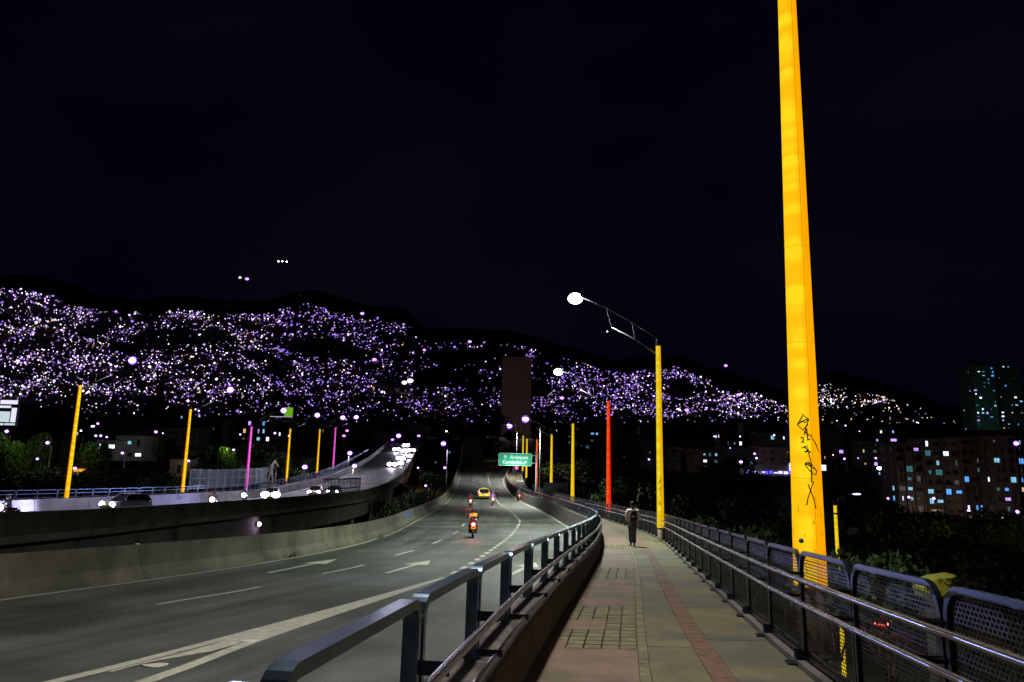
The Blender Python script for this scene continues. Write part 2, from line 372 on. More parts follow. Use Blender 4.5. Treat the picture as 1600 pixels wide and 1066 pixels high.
for (a,b_) in [(2,5.5),(9,12),(15.75,19),(22.4,25.5),(30,33),(38,41.3),(46.5,50),(55,58),(64,67),(72,75),(80,83),(96,99),(112,115),(121,124),(130,133),(139,142),(148,151)]:
    mark('lane_dash',lambda Y:LL(Y)-.06,lambda Y:LL(Y)+.06,a,b_,st=.8)
mark('gore_line',lambda Y:MR(Y)-.07,lambda Y:MR(Y)+.07,70,160,st=1.2); mark('edge_line',lambda Y:MR(Y)-.25,lambda Y:MR(Y)-.12,160,260,far)
mark('edge_line',lambda Y:EL(Y)+.12,lambda Y:EL(Y)+.25,162,205,ex)
Y=23.2
while Y<69: mark('dotted_line_mark',lambda y:MR(y)-.09,lambda y:MR(y)+.09,Y,Y+.85,st=.45); Y+=1.75
# widening gore wedge: two lines with a dark wedge
A1=hermite([0,9.45,13.15,22.1],[-9.2,-5.42,-4.28,-1.86]); B1=hermite([0,9.5,12.3,22.1],[-6.4,-4.2,-3.78,-1.74])
mark('gore_line',A1,lambda Y:A1(Y)+.30-.0095*Y,-6,22.1,st=.6)
mark('gore_line',lambda Y:B1(Y)-.34+.0125*Y,B1,-6,22.1,st=.6)
def jag(x0,x1):
    b=MB(); n=26; vs=[];fs=[]
    for i in range(n+1):
        Y=9.9+(21.8-9.9)*i/n; k_=min(1,max(0,(Y-11.5)/2.5)); a=A1(Y)+.22-.17*k_; c=B1(Y)-.2+.15*k_; j=random.uniform(0,.05)
        t=.15+.85*min(1,max(0,(Y-10.6)/.8)) if Y<11.6 else 1
        vs+= [(a+j,Y,H(Y)+.0085),(a+(c-a)*t-random.uniform(0,.04),Y,H(Y)+.0085)]
    for i in range(n):
        if vs[2*i+1][0]>vs[2*i][0]: fs.append((2*i,2*i+1,2*i+3,2*i+2))
    b.add(vs,fs); b.build('gore_fill',paint,main)
jag(0,1)
for (xx,yy) in [(-4.62,10.3),(-4.0,12.1)]:
    b=MB(); b.add([(xx+.18*math.cos(a)*(1+.3*math.sin(3*a)),yy+.1*math.sin(a),H(yy)+.012+.01*math.sin(a*2)) for a in [k*.7 for k in range(9)]],[tuple(range(9))]); tag(b.build('paper_scrap',M('paper',(.5,.5,.42),.8)),'small pale scrap of litter on the painted wedge, '+('nearer' if yy<11 else 'farther'),'litter','litter on the road')
def arrow(x0,y0,x1,y1,w=.16):
    p=Vector((x0,y0,0));q=Vector((x1,y1,0)); L=(q-p).length; t=(q-p)/L; n=Vector((t.y,-t.x,0))
    pts=[(0,-w/2),(L*.62,-w/2),(L*.62,-.42),(L,0),(L*.62,.42),(L*.62,w/2),(0,w/2)]
    b=MB(); vs=[p+t*a+n*c for a,c in pts]; b.add([(v.x,v.y,H(v.y)+.007) for v in vs],[(0,1,5,6),(2,3,4)]); b.build('road_arrow',paint,main)
arrow(-6.95,22.3,-6.15,27.6); arrow(-3.62,23.0,-2.8,27.9); arrow(.05,23.0,1.05,28.1)
arrow(-5.4,132,-6.0,138,.2); arrow(-8.6,128,-9.2,134,.2); arrow(-.9,128,-1.5,134,.2)
for yy in (52.5,105,168.,):
    b=MB(); a,c=BL(yy)+.3,(WL(yy)-.4 if yy<160 else MR(yy)); vs=[];fs=[];
    for i in range(13): x=a+(c-a)*i/12; vs+=[(x,yy-.22,H(yy-.22)+.009),(x,yy+.22,H(yy+.22)+.009)]
    for i in range(12): fs.append((2*i,2*i+2,2*i+3,2*i+1))
    b.add(vs,fs); b.build('expansion_joint',M('joint_strip',(.22,.23,.23),.5,.3,.3,8) if yy>60 else M('joint_dark',(.055,.058,.06),.5,0,.3,3),main)
for yy in (120,132,142,175):
    b=MB(); a,c=FW(yy)+.4,NP(yy)-.4; b.add([(a,yy,H(yy)+.01),(c,yy,H(yy)+.01),(c,yy+.4,H(yy+.4)+.01),(a,yy+.4,H(yy+.4)+.01)],[(0,1,2,3)]); b.build('expansion_joint',M('joint_strip2',(.3,.31,.32),.5,.2,.3,8),lv)
strip('edge_line',lambda Y:FW(Y)+.9,lambda Y:FW(Y)+1.03,frange(0,260,2),.006,paint,lv)
for yy in frange(10,230,9): strip('lane_dash',lambda Y:(FW(Y)+NP(Y))/2-.06,lambda Y:(FW(Y)+NP(Y))/2+.06,[yy,yy+1.5,yy+3],.006,paint,lv)
# deck slabs, girders and piers
g=empty('bridge_deck',(0,0,0),0,'dark concrete box girder deck carrying the curving near road and footway','bridge deck')
sweep('deck_slab',[(-.35,-.06),(-.35,-.35),(3.5,-.9),(5,-1.9)],BL,frange(-20,420,4),conc_dark,g,closed=False)
ws=frange(-20,210,4)
b=MB(); vs=[];fs=[]
for Yq in ws: x=WR(Yq); vs+=[(x+.3,Yq,H(Yq)+WK-.06),(x+.3,Yq,H(Yq)-.3),(x-2.5,Yq,H(Yq)-1.9)]
for i in range(len(ws)-1):
    for k in range(2): q=i*3+k; fs.append((q,q+1,q+4,q+3))
b.add(vs,fs); b.build('deck_edge',conc_dark,g)
b=MB(); vs=[];fs=[]
for Yq in ws: vs+=[(BL(Yq)+5,Yq,H(Yq)-1.9),(WR(Yq)-2.5,Yq,H(Yq)-1.9)]
for i in range(len(ws)-1): q=2*i; fs.append((q,q+1,q+3,q+2))
b.add(vs,fs); b.build('deck_soffit',conc_dark,g)
for yy in (12,48,86,122,160,200,245):
    b=MB(); x=(BL(yy)+WR(min(yy,205)))/2 if yy<170 else BL(yy)+5; zt=H(yy)-1.9; zb=ground(x,yy)-1
    if zt-zb>1:
        b.tube([(x,yy,zb),(x,yy,zt-1.2),(x,yy,zt)],[1.1,1.1,2.2],14); b.build('pier',conc_dark,g,True)
lg=empty('viaduct_deck',(0,0,0),0,'dark concrete girder deck of the left viaduct seen beyond the gap','bridge deck')
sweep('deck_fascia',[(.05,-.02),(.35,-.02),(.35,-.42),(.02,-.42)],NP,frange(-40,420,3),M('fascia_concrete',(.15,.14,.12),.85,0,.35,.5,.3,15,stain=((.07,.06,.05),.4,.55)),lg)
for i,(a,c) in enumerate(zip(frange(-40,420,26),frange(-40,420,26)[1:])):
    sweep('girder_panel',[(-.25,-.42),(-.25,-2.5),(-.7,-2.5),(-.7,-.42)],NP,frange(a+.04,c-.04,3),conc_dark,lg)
b=MB(); vs=[];fs=[];wy=frange(-40,420,4)
for Yq in wy: vs+=[(NP(Yq)-.7,Yq,H(Yq)-2.5),(LR(Yq)-.2,Yq,H(Yq)-2.5),(LR(Yq)-.3,Yq,H(Yq)-.3),(LR(Yq)-.3,Yq,H(Yq)+.02)]
for i in range(len(wy)-1):
    for k in range(3): q=i*4+k; fs.append((q,q+1,q+5,q+4))
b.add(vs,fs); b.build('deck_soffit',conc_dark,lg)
for yy in (30,66,104,140,180):
    b=MB(); x=(NP(yy)+LR(yy))/2; zt=H(yy)-2.5; zb=ground(x,yy)-1
    b.box((x,yy,(zt+zb)/2),(6,1.8,zt-zb)); b.box((x,yy,zt-.6),(13,2,1.2)); b.build('pier',conc_dark,lg)
# arched ramp support that sweeps off the viaduct
# ------------------------------------------------------------------ barriers
def segs(root,name,prof,X,y0,y1,L,mat,zf,gap=.012):
    yy=frange(y0,y1,L)
    for a,c in zip(yy,yy[1:]): sweep(name,prof,X,[a+gap]+frange(a,c,1.)[1:-1]+[c-gap],mat,root,zf)
nb=empty('median_barrier',(BL(16),16,H(16)),0,'long stained grey green concrete barrier along the left edge of the near road','barrier')
def reparent(root,fn):
    before=set(o.name for o in bpy.data.objects); fn()
inv=lambda r:Matrix.Translation(-Vector(r.location))
def fix(root):
    if tuple(root.location)==(0,0,0): return
    for c in [o for o in bpy.data.objects if o.parent==root]: c.matrix_local=inv(root)@c.matrix_local
segs(nb,'barrier_segment',[(.22,-.02),(.16,.12),(-.02,.32),(-.10,.86),(-.28,.86),(-.32,-.02)],BL,-16,262,6,concrete,H)
blue=M('faded_blue_paint',(.06,.09,.17),.7,0,.35,2)
for (a,c) in [(56,60.5),(68,72.),(60.8,62)]:
    sweep('painted_patch',[(.004-.02+.0,.34),(.004-.095,.83),(-.11,.83),(-.04,.34)],BL,frange(a,c,1),blue,nb)
fix(nb)
b=MB(); b.box((BL(20.3)-.2,20.3,H(20.3)+.88),(.07,.08,.03)); b.box((BL(20.3)-.14,20.25,H(20.3)+.875),(.06,.05,.02)); tag(b.build('litter_box',M('paper',(.5,.5,.42))),'small pale piece of litter lying on top of the left barrier','litter')
for k,(yy,dx) in enumerate([(42,.45),(41,.6),(28,.35)]):
    b=MB()
    for i in range(26):
        a=random.uniform(0,6.28); r=random.random()*.35; h=random.uniform(.08,.28); p=Vector((BL(yy)+dx+r*math.cos(a)*.4,yy+r*3*math.sin(a),H(yy)))
        b.add([p,p+Vector((.03,.02,0)),p+Vector((random.uniform(-.1,.1),random.uniform(-.1,.1),h))],[(0,1,2)])
    tag(b.build('weed_tuft',M('weed',(.07,.09,.03),.8)),['low weed growing at the foot of the left barrier beside the far dash','low weed just nearer along the foot of the left barrier','smallest nearest weed at the foot of the left barrier'][k],'weed','weeds at the barrier','stuff')
pw=empty('footway_parapet',(WL(8),8,HW(8)),0,'low dark stained concrete wall between the road and the footway carrying the railing','parapet wall')
segs(pw,'wall_segment',[(0,-.55),(0,.50),(-.03,.60),(-.08,.62),(-.26,.62),(-.31,.55),(-.40,-.2),(-.46,-.52)],WL,-4,196,4,wallin,HW)
sweep('wall_edge_tube',[(.00+.022*math.cos(a),.645+.022*math.sin(a)) for a in [k*math.pi/3 for k in range(6)]],WL,frange(-4,90,1),tube,pw,HW,True)
sweep('wall_skirting',[(.0,-.02),(.06,-.02),(.06,.05),(.0,.09)],WL,frange(-4,100,1),joint,pw,HW)
fix(pw)
lw=empty('viaduct_parapet',(NP(60),60,H(60)),0,'plain concrete parapet on the near side of the left viaduct','parapet wall')
segs(lw,'parapet_segment',[(.3,0),(.22,1.1),(0,1.1),(-.1,0)],NP,-30,262,8,concrete,H,.02)
fix(lw)
fw=empty('viaduct_wall',(FW(60),60,H(60)),0,'pale concrete wall between the left viaduct road and its footway','parapet wall')
segs(fw,'wall_segment',[(.3,0),(.2,1.05),(0,1.05),(-.1,0)],FW,-30,262,6,M('pale_concrete',(.26,.25,.25),.8,0,.3,.6,.3,20,stain=((.13,.12,.12),.8,.58)),H,.02)
fix(fw)
# ------------------------------------------------------------------ footway
fp=strip('footway',lambda Y:WL(Y),lambda Y:WR(Y)+.3,frange(-5,205,1.5),WK-.03,joint,None); fp['kind']='structure'
lf=strip('footway',lambda Y:LR(Y)-.3,lambda Y:FW(Y)-.08,frange(-40,300,4),.3,M('far_footway',(.12,.11,.1),.9,0,.3,1),None); lf['kind']='structure'
def slab(name,oa,ob,y0,y1,mat,th=.045,dz=0,gap=.0035):
    """slab between lateral offsets (functions of Y) - real block with recessed joints"""
    vs=[]
    for z in (HW(y0)-.03,None):
        for (y,) in ((y0+gap,),(y1-gap,)):
            zz=HW(y)-.03 if z is not None else HW(y)+dz+random.uniform(-.0015,.0015)
            vs+=[(WL(y)+oa(y)+gap,y,zz),(WL(y)+ob(y)-gap,y,zz)]
    b=MB(); b.add(vs,[(0,1,3,2),(4,6,7,5),(0,4,5,1),(2,3,7,6),(0,2,6,4),(1,5,7,3)]); return b.build(name,mat,fp)
T0=lambda Y:1.10; T1=lambda Y:1.22
B0=lambda Y:1.10+.67*min(1,max(0,(26-Y)/10)) if Y>16 else 1.77
B0=hermite([-5,7,12.3,19,26,40,70],[2.05,1.85,1.72,1.62,1.62,1.6,1.6]); B1_=lambda Y:B0(Y)+.25
C0=lambda Y:.0; RR=lambda Y:WR(Y)-WL(Y)
Y=-2.
patches=[(9.4,13.2),(17.6,20.6),(29,31.5)]
def inpatch(a,c): return any(a<q-.01 and c>p+.01 for p,q in patches)
cuts=sorted(set([-2,1,3.2,5.3,7.4,9.4,13.2,15.4,17.6,20.6,22.8,25,27,29,31.5,34,36.5,39,42,45,48,51,55,59,63,68]))
for a,c in zip(cuts,cuts[1:]):
    if (a,c) in [(9.4,13.2),(17.6,20.6),(29,31.5)]: continue
    slab('paving_slab',C0,T0,a,c,slab_r)
for pi,(p,q) in enumerate(patches):
    rows=int(round((q-p)/.27)); 
    for i in range(rows):
        for k in range(5):
            a=p+(q-p)*i/rows; c=p+(q-p)*(i+1)/rows; o0=.0+.22*k; 
            if pi==0 and 5<=i<=7 and k<3: continue
            if pi==0 and i<2 and k<1: continue
            slab('paving_tile',lambda Y,o=o0:o,lambda Y,o=o0:o+.22,a+.006,c-.006,random.choice([tilem,tilem2]),gap=.011)
rows0=(13.2-9.4)/14
slab('paving_slab',C0,lambda Y:.66,9.4+5*rows0,9.4+8*rows0,slab_r); slab('paving_slab',C0,lambda Y:.22,9.4,9.4+2*rows0,slab_r)
Y=1.
while Y<34: slab('tactile_tile',T0,T1,Y,Y+.2,random.choice([tilem,tilem2]),gap=.004,dz=.004); Y+=.2
slab('paving_slab',T0,T1,-2,1,tilem2)
for a,c in zip(frange(34.,68,2),frange(34.,68,2)[1:]): slab('paving_slab',T0,T1,a,c,tilem)
Y=1.
n=0
while Y<28: slab('brick',B0,B1_,Y,Y+.1,brickm,gap=.003,dz=.002+random.uniform(0,.003)); Y+=.1
slab('paving_slab',B0,B1_,-2,1,brickm)
for a,c in zip(frange(28.,68,2),frange(28.,68,2)[1:]): slab('paving_slab',B0,B1_,a,c,M('brick_far',(.15,.08,.055),.9,0,.3,4))
yy=[-2]; 
while yy[-1]<68: yy.append(yy[-1]+random.uniform(1.25,1.7))
for a,c in zip(yy,yy[1:]): slab('paving_slab',T1,B0,a,c,random.choice([slab_g,slab_g,slab_g2]))
yy=[-2]
while yy[-1]<68: yy.append(yy[-1]+random.uniform(1.25,1.8))
for a,c in zip(yy,yy[1:]): slab('paving_slab',B1_,lambda Y:RR(Y)-.02,a,c,random.choice([slab_g,slab_g3,slab_g2]))
for a,c in zip(frange(68,204,6),frange(68,204,6)[1:]): slab('paving_slab',C0,lambda Y:RR(Y)+.1,a,c,slab_g)
# ------------------------------------------------------------------ inner railing
def arcpts(cx,cz,r,a0,a1,n=6): return [(cx+r*math.cos(a0+(a1-a0)*i/n),0,cz+r*math.sin(a0+(a1-a0)*i/n)) for i in range(n+1)]
def uframe(L,h,r,w,t,feet=True,side=Vector((0,1,0))):
    b=MB(); pts=[(t/2,0,0)]+[(x,0,z) for x,_,z in arcpts(r+t/2,h-r-t/2,r,math.pi,math.pi/2)]+[(x,0,z) for x,_,z in arcpts(L-r-t/2,h-r-t/2,r,math.pi/2,0)]+[(L-t/2,0,0)]
    b.bar(pts,w,t)
    if feet:
        for x in (.02,L-.02): b.box((x,0,.006),(.13,.16,.012)); b.tube([(x+.03,.05,.012),(x+.03,.05,.04)],.012,6); b.tube([(x-.03,-.05,.012),(x-.03,-.05,.04)],.012,6)
    return b
LRA=1.68
rail=empty('footway_railing',(0,0,0),0,'grey steel railing of rounded inverted U frames on the low wall left of the footway','railing')
fr=uframe(LRA,.62,.10,.085,.05).mesh('rail_frame',steel)
br=MB(); br.box((0,-.11,.28),(.012,.17,.07)); br.box((0,-.13,0.03),(.012,.2,.05)); brm=br.mesh('rail_bracket',steel_d)
Y=-1.15
while Y<112:
    link('rail_frame',fr,rail,frame(WL,Y,-.19,WK+.62,H)); Y2=step(WL,Y,LRA)
    mw=frame(WL,Y2,-.19,WK+.62,H); link('rail_bracket',brm,rail,mw); Y=step(WL,Y2,.045)
sweep('handrail',[(.0+.027*math.cos(a),.92+.027*math.sin(a)) for a in [k*math.pi/5 for k in range(10)]],WL,frange(-4,113,.7),tube,rail,HW,True)
# ------------------------------------------------------------------ outer perforated fence
PL=1.78
def sheet(L,z0,z1,p=.05,q=.034,a=.017,c=.0165):
    b=MB(); nx=int((L-.12)/p); nz_=int((z1-z0)/q); vs=[];fs=[]
    for j in range(nz_):
        for i in range(nx):
            x=.06+(i+.5)*p+(p/2 if j%2 else 0); z=z0+(j+.5)*q
            if min(x,L-x)<.20-(z1-z)*1.2+.03 and z>z1-.16: continue
            if x+p/2>L-.055: continue
            n=len(vs); o=[(-p/2,-q/2),(p/2,-q/2),(p/2,q/2),(-p/2,q/2)]; k_=[(-a,-c*.7),(a,-c*.7),(a,c*.7),(-a,c*.7)]
            vs+=[(x+u,0,z+v) for u,v in o]+[(x+u,0,z+v) for u,v in k_]
            fs+=[(n+k,n+(k+1)%4,n+4+(k+1)%4,n+4+k) for k in range(4)]
    b.add(vs,fs); return b
fence=empty('perforated_fence',(0,0,0),0,'dark steel fence of round cornered perforated panels along the outer edge of the footway','fence')
pf=uframe(PL-.05,1.24,.20,.045,.05,False)
pf.box((PL/2-.03,0,.10),(PL-.16,.04,.05)); pf.box((PL/2-.03,0,.64),(PL-.16,.03,.045))
for x in (.03,PL-.08): pf.box((x,.10,.01),(.10,.22,.02)); pf.box((x,.06,.08),(.02,.1,.14)); pf.box((x,.12,.98),(.02,.18,.03)); pf.box((x,.12,.74),(.02,.18,.03))
pfm=pf.mesh('fence_panel',steel_d); shm=sheet(PL-.05,.12,1.20).mesh('perforated_sheet',M('sheet_steel',(.022,.026,.03),.5,.5,.3,6))
Y=-1.85
while Y<118:
    o=link('fence_panel',pfm,fence,frame(WR,Y,.12,WK,H)); link('perforated_sheet',shm,o); Y=step(WR,Y,PL)
for hz in (.98,.74):
    sweep('handrail',[(-.10+.026*math.cos(a),hz+.026*math.sin(a)) for a in [k*math.pi/5 for k in range(10)]],WR,frange(-4,118,.7),tube,fence,HW,True)
# kerb upstand under it
tag(sweep('kerb',[(.0,-.2),(.0,.05),(.3,.05),(.3,-.2)],WR,frange(-4,205,2),conc_dark,None,HW),'low dark concrete upstand beneath the perforated fence','kerb',kind='structure')
# left viaduct far railing
lrail=empty('viaduct_railing',(0,0,0),0,'bluish steel railing along the far footway of the left viaduct','railing')
lf_=uframe(2.2,.95,.14,.07,.055,False); lf_.box((1.1,0,.62),(2.1,.03,.05)); lf_.box((1.1,0,.3),(2.1,.03,.04)); lfm=lf_.mesh('rail_frame',M('blue_steel',(.16,.22,.33),.35,.5,.2,6))
Y=20
while Y<215: link('rail_frame',lfm,lrail,frame(LR,Y,0,.75,H)); Y=step(LR,Y,2.25)
tag(sweep('railing_plinth',[(-.12,.2),(-.12,.75),(.12,.75),(.12,.2)],LR,frange(10,240,3),M('blue_grey_plinth',(.10,.12,.16),.8,0,.3,1),None),'low blue grey plinth under the far railing of the left viaduct','plinth')
def picket(name,label,X,o,y0,y1,z0,z1,mat,L=2.6,pit=.13,rails=(.05,.5,.95)):
    r=empty(name,(0,0,0),0,label,'fence'); b=MB(); h=z1-z0
    for k in rails: b.box((L/2,0,h*k),(L-.02,.05,.05 if 'pale' in label else .14))
    b.box((.03,0,h/2),(.07,.07,h)); b.box((L-.03,0,h/2),(.07,.07,h)); fm=b.mesh('fence_frame',mat)
    q=MB(); q.box((0,0,h/2),(.035 if 'pale' in label else .15,.04,h*.96)); qm=q.mesh('picket',mat)
    Y=y0
    while Y<y1:
        mw=frame(X,Y,o,z0,H); p=link('fence_frame',fm,r,mw)
        for i in range(1,int(L/pit)): link('picket',qm,p,Matrix.Translation((i*pit,0,0)))
        Y=step(X,Y,L)
picket('picket_fence','pale steel picket screen standing behind the far railing around the magenta pole',LR,-1.4,88,113,1.3,3.6,M('pale_steel',(.3,.38,.42),.4,.4,.2,6),2.4,.3)
picket('picket_screen','dark vertical bar screen standing on the near parapet of the left viaduct',NP,.1,86.5,101,.3,2.9,M('dark_bars',(.008,.008,.02),.8,0,.2,6),2.6,.52)

# ------------------------------------------------------------------ luminous poles
def sleeve_mat(name,c_hot,c_base,st,fl=1):
    if name in MATS: return MATS[name]
    m=bpy.data.materials.new(name); m.use_nodes=True; n=m.node_tree.nodes; l=m.node_tree.links; n.remove(n['Principled BSDF'])
    tx=n.new('ShaderNodeTexCoord'); sp=n.new('ShaderNodeSeparateXYZ'); l.new(tx.outputs['Object'],sp.inputs[0])
    wv=n.new('ShaderNodeTexNoise'); wv.noise_dimensions='1D'; wv.inputs['Scale'].default_value=3.1; wv.inputs['Detail'].default_value=1; l.new(sp.outputs['Z'],wv.inputs['W'])
    # hot spots of the LED strip inside, on the road side (-x)
    a=n.new('ShaderNodeMapRange'); a.inputs[1].default_value=.05*fl; a.inputs[2].default_value=-.05*fl; l.new(sp.outputs['X'],a.inputs[0])
    r=n.new('ShaderNodeMapRange'); r.inputs[1].default_value=.42; r.inputs[2].default_value=.68; l.new(wv.outputs['Fac'],r.inputs[0])
    ml=n.new('ShaderNodeMath'); ml.operation='MULTIPLY'; b2=n.new('ShaderNodeMapRange'); b2.inputs[1].default_value=-.19*fl; b2.inputs[2].default_value=-.10*fl; l.new(sp.outputs['X'],b2.inputs[0])
    m0=n.new('ShaderNodeMath'); m0.operation='MULTIPLY'; l.new(b2.outputs[0],m0.inputs[0]); l.new(r.outputs[0],m0.inputs[1])
    l.new(a.outputs[0],ml.inputs[0]); l.new(m0.outputs[0],ml.inputs[1])
    ad=n.new('ShaderNodeMath'); ad.operation='MULTIPLY_ADD'; l.new(a.outputs[0],ad.inputs[0]); ad.inputs[1].default_value=.45; l.new(ml.outputs[0],ad.inputs[2])
    mx=n.new('ShaderNodeMixRGB'); l.new(ad.outputs[0],mx.inputs[0]); mx.inputs[1].default_value=c_base+(1,); mx.inputs[2].default_value=c_hot+(1,)
    # scuffs near the foot, fabric seams
    sc=n.new('ShaderNodeTexNoise'); sc.inputs['Scale'].default_value=14; sc.inputs['Detail'].default_value=6
    mpn=n.new('ShaderNodeMapping'); mpn.inputs['Scale'].default_value=(2.6,2.6,.5); l.new(tx.outputs['Object'],mpn.inputs[0]); l.new(mpn.outputs[0],sc.inputs['Vector'])
    zr=n.new('ShaderNodeMapRange'); zr.inputs[1].default_value=3.1; zr.inputs[2].default_value=1.6; zr.inputs[3].default_value=0; zr.inputs[4].default_value=.12; l.new(sp.outputs['Z'],zr.inputs[0])
    s2=n.new('ShaderNodeMath'); s2.operation='ADD'; l.new(sc.outputs['Fac'],s2.inputs[0]); l.new(zr.outputs[0],s2.inputs[1])
    rr=n.new('ShaderNodeMapRange'); rr.inputs[1].default_value=.735; rr.inputs[2].default_value=.80; rr.inputs[3].default_value=1; rr.inputs[4].default_value=.45; l.new(s2.outputs[0],rr.inputs[0])
    big=n.new('ShaderNodeTexNoise'); big.inputs['Scale'].default_value=1.3; l.new(tx.outputs['Object'],big.inputs['Vector'])
    br_=n.new('ShaderNodeMapRange'); br_.inputs[3].default_value=.82; br_.inputs[4].default_value=1.12; l.new(big.outputs['Fac'],br_.inputs[0])
    m3=n.new('ShaderNodeMath'); m3.operation='MULTIPLY'; l.new(rr.outputs[0],m3.inputs[0]); l.new(br_.outputs[0],m3.inputs[1])
    m4=n.new('ShaderNodeMath'); m4.operation='MULTIPLY'; l.new(m3.outputs[0],m4.inputs[0]); m4.inputs[1].default_value=st
    e=n.new('ShaderNodeEmission'); l.new(mx.outputs[0],e.inputs[0]); l.new(m4.outputs[0],e.inputs[1]); l.new(e.outputs[0],n['Material Output'].inputs[0])
    MATS[name]=m; return m
SL={'yellow':sleeve_mat('sleeve_yellow',(1,.70,.012),(1,.40,.0),1.05),'lemon':sleeve_mat('sleeve_lemon',(1,.85,.03),(.95,.5,.0),.85),'red':sleeve_mat('sleeve_red',(1,.12,.01),(.85,.01,.01),.95),
    'orange':sleeve_mat('sleeve_orange',(1,.3,.02),(.8,.05,.01),.85),'magenta':sleeve_mat('sleeve_magenta',(1,.25,.85),(.8,.01,.5),.95,-1),'amber':sleeve_mat('sleeve_amber',(1,.85,.02),(1,.27,.0),1.0,-1)}
def rot_for(d): return d
LIGHTS=[]
def lamp_light(p,power,col=(.90,1,.86),cone=150,name='lamp_glow',parent=None,size=.3,aim=None):
    L=bpy.data.lights.new(name,'SPOT'); L.energy=power; L.color=col; L.spot_size=rad(cone); L.spot_blend=.7; L.shadow_soft_size=size
    o=bpy.data.objects.new(name,L); COL.objects.link(o); o.location=p
    if aim is not None: o.rotation_euler=Vector(aim).to_track_quat('-Z','Y').to_euler()
    return o
def led_pole(px,py,Y,dx,side,color,label,lit=True,power=5200,hs=9.1,deck=HW,lampc=white_lamp,bulb=.33,rb=.20,rt=.12,arm=3.6,rise=2.3,X=None,graf=None,lcol=(.92,1,.91),z0=.62,group='tall luminous coloured lamp poles'):
    p=at(px,py,Y); x=p.x if X is None else X; z=deck(Y)
    r=empty('luminous_pole',(x,Y,z),0,label,'lamp pole',group)
    b=MB(); b.tube([(0,0,-1.2),(0,0,z0)],[rb*.9,rb*.9],12); b.box((0,0,.02),(.5,.5,.04)); b.build('pole_base',M('rusted_base',(.12,.08,.05),.7,.3,.4,8),r,True)
    n=16; pts=[(0,0,z0+(hs-z0)*i/20) for i in range(21)]; rs=[rb+(rt-rb)*i/20 for i in range(21)]
    s=MB(); s.tube(pts,rs,n,0,True,up=(1,0,0)); s.build('luminous_sleeve',SL[color],r,True)
    if Y<40:
        q=MB(); q.bar([(.02*(1-.4*(k/20))+.0,-(rs[k]**2-(.02*(1-.4*(k/20)))**2)**.5-.002,pts[k][2]) for k in range(21)],.006,.005,side=Vector((1,0,0))); q.build('sleeve_seam',EM('seam_amber',(.75,.28,.0),.9),r)
        for k in (3,7,10,13,16,18):
            q=MB(); q.torus((0,0,0),rs[k]+.000,.0022,20,5,0,'y'); me=q.mesh('sleeve_band',EM('seam_amber',(.75,.28,.0),.9)); link('sleeve_band',me,r,Matrix.Translation(pts[k])@Matrix.Rotation(rad(90),4,'X')@Matrix.Rotation(0,4,'X'))
    c=MB(); c.tube([(0,0,hs),(0,0,hs+.45)],[rt*1.02,rt*.95],12); c.box((rt*1.2*-side,0,hs+.15),(.1,.12,.2)); c.build('pole_cap',steel_d,r,True)
    sx=side
    a=MB(); tip=Vector((sx*arm,dx,hs+rise)); A=Vector((0,0,hs+.35)); B=Vector((0,0,hs-.45)); e1=A.lerp(tip,.70); e1b=Vector((sx*arm*.62,dx*.62,hs+rise*.62-.55))
    up=[A,A.lerp(tip,.35)+Vector((0,0,.12)),A.lerp(tip,.70)+Vector((0,0,.14)),tip]
    lo=[B,B.lerp(e1b,.5)+Vector((0,0,.1)),e1b]
    a.tube(up,.033,8); a.tube(lo,.028,8); a.tube([up[1],lo[1]],.02,6); a.tube([up[2],e1b],.02,6); a.build('lamp_arm',M('arm_steel',(.3,.31,.33),.4,.7,.2,6),r,True)
    h=MB(); h.sphere(tip+Vector((sx*.35,0,.06)),.4,12,6,0,(1.15,.55,.28)); h.build('lamp_head',steel_d if not lit else M('lamp_housing',(.3,.3,.3),.5),r,True)
    g_=MB(); g_.sphere(tip+Vector((sx*.42,0,-.03)),bulb,14,8,0,(1.15,.9,.85 if lit else .3)); g_.build('lamp_glass',lampc if lit else M('unlit_glass',(.5,.5,.55),.2),r,True)
    if lampc is violet_lamp: g_=MB(); g_.torus(tip+Vector((sx*.42,0,-.03)),bulb*1.02,bulb*.26,20,7,0,'y'); g_.build('halo_ring',violet_halo,r,True)  # glowing ring stands in for the glare halo
    if lit and power: lamp_light(Vector((x,Y,z))+tip+Vector((sx*.42,0,-.45 if bulb>.3 else -.4)),power,lcol)
    return r
P1=led_pole(1264,878,9.3,0,-1,'yellow','huge yellow glowing pole with black graffiti, nearest and tallest, rising out of the picture',True,5200,9.3,rb=.192,rt=.113,z0=.80,lcol=(1,.95,.9))
P1.rotation_euler.y=rad(.45)
P2=led_pole(1032,806,35,0,-1,'lemon','yellow glowing pole carrying the brightest white street lamp, beside the walking man',True,13500,9.14,rb=.17,rt=.115,bulb=.32)
P3=led_pole(951,788,58.5,0,-1,'red','bright red glowing pole standing behind the footway fence',True,14000,9.2,lampc=white_lamp,bulb=.32)
led_pole(894.5,779,80.5,0,-1,'lemon','yellow glowing pole just left of the red pole, its lamp unlit',False,0,8.9,rise=2.9)
led_pole(861,776,102,0,-1,'lemon','yellow glowing pole right of the green sign, behind the grey mesh box',False,0,8.7)
led_pole(838,770,115.5,0,-1,'orange','short looking orange red glowing pole right behind the green sign post',False,0,8.2)
led_pole(822.3,752,145,0,-1,'lemon','right one of the two farthest yellow glowing poles passing behind the green sign',True,0,8.1,lampc=M('unlit_glass2',(.7,.7,.8),.2),bulb=.2)
led_pole(816.5,739,162,0,-1,'lemon','left one of the two farthest yellow glowing poles passing behind the green sign',True,0,8.2,lampc=M('unlit_glass2',(.7,.7,.8),.2),bulb=.2)
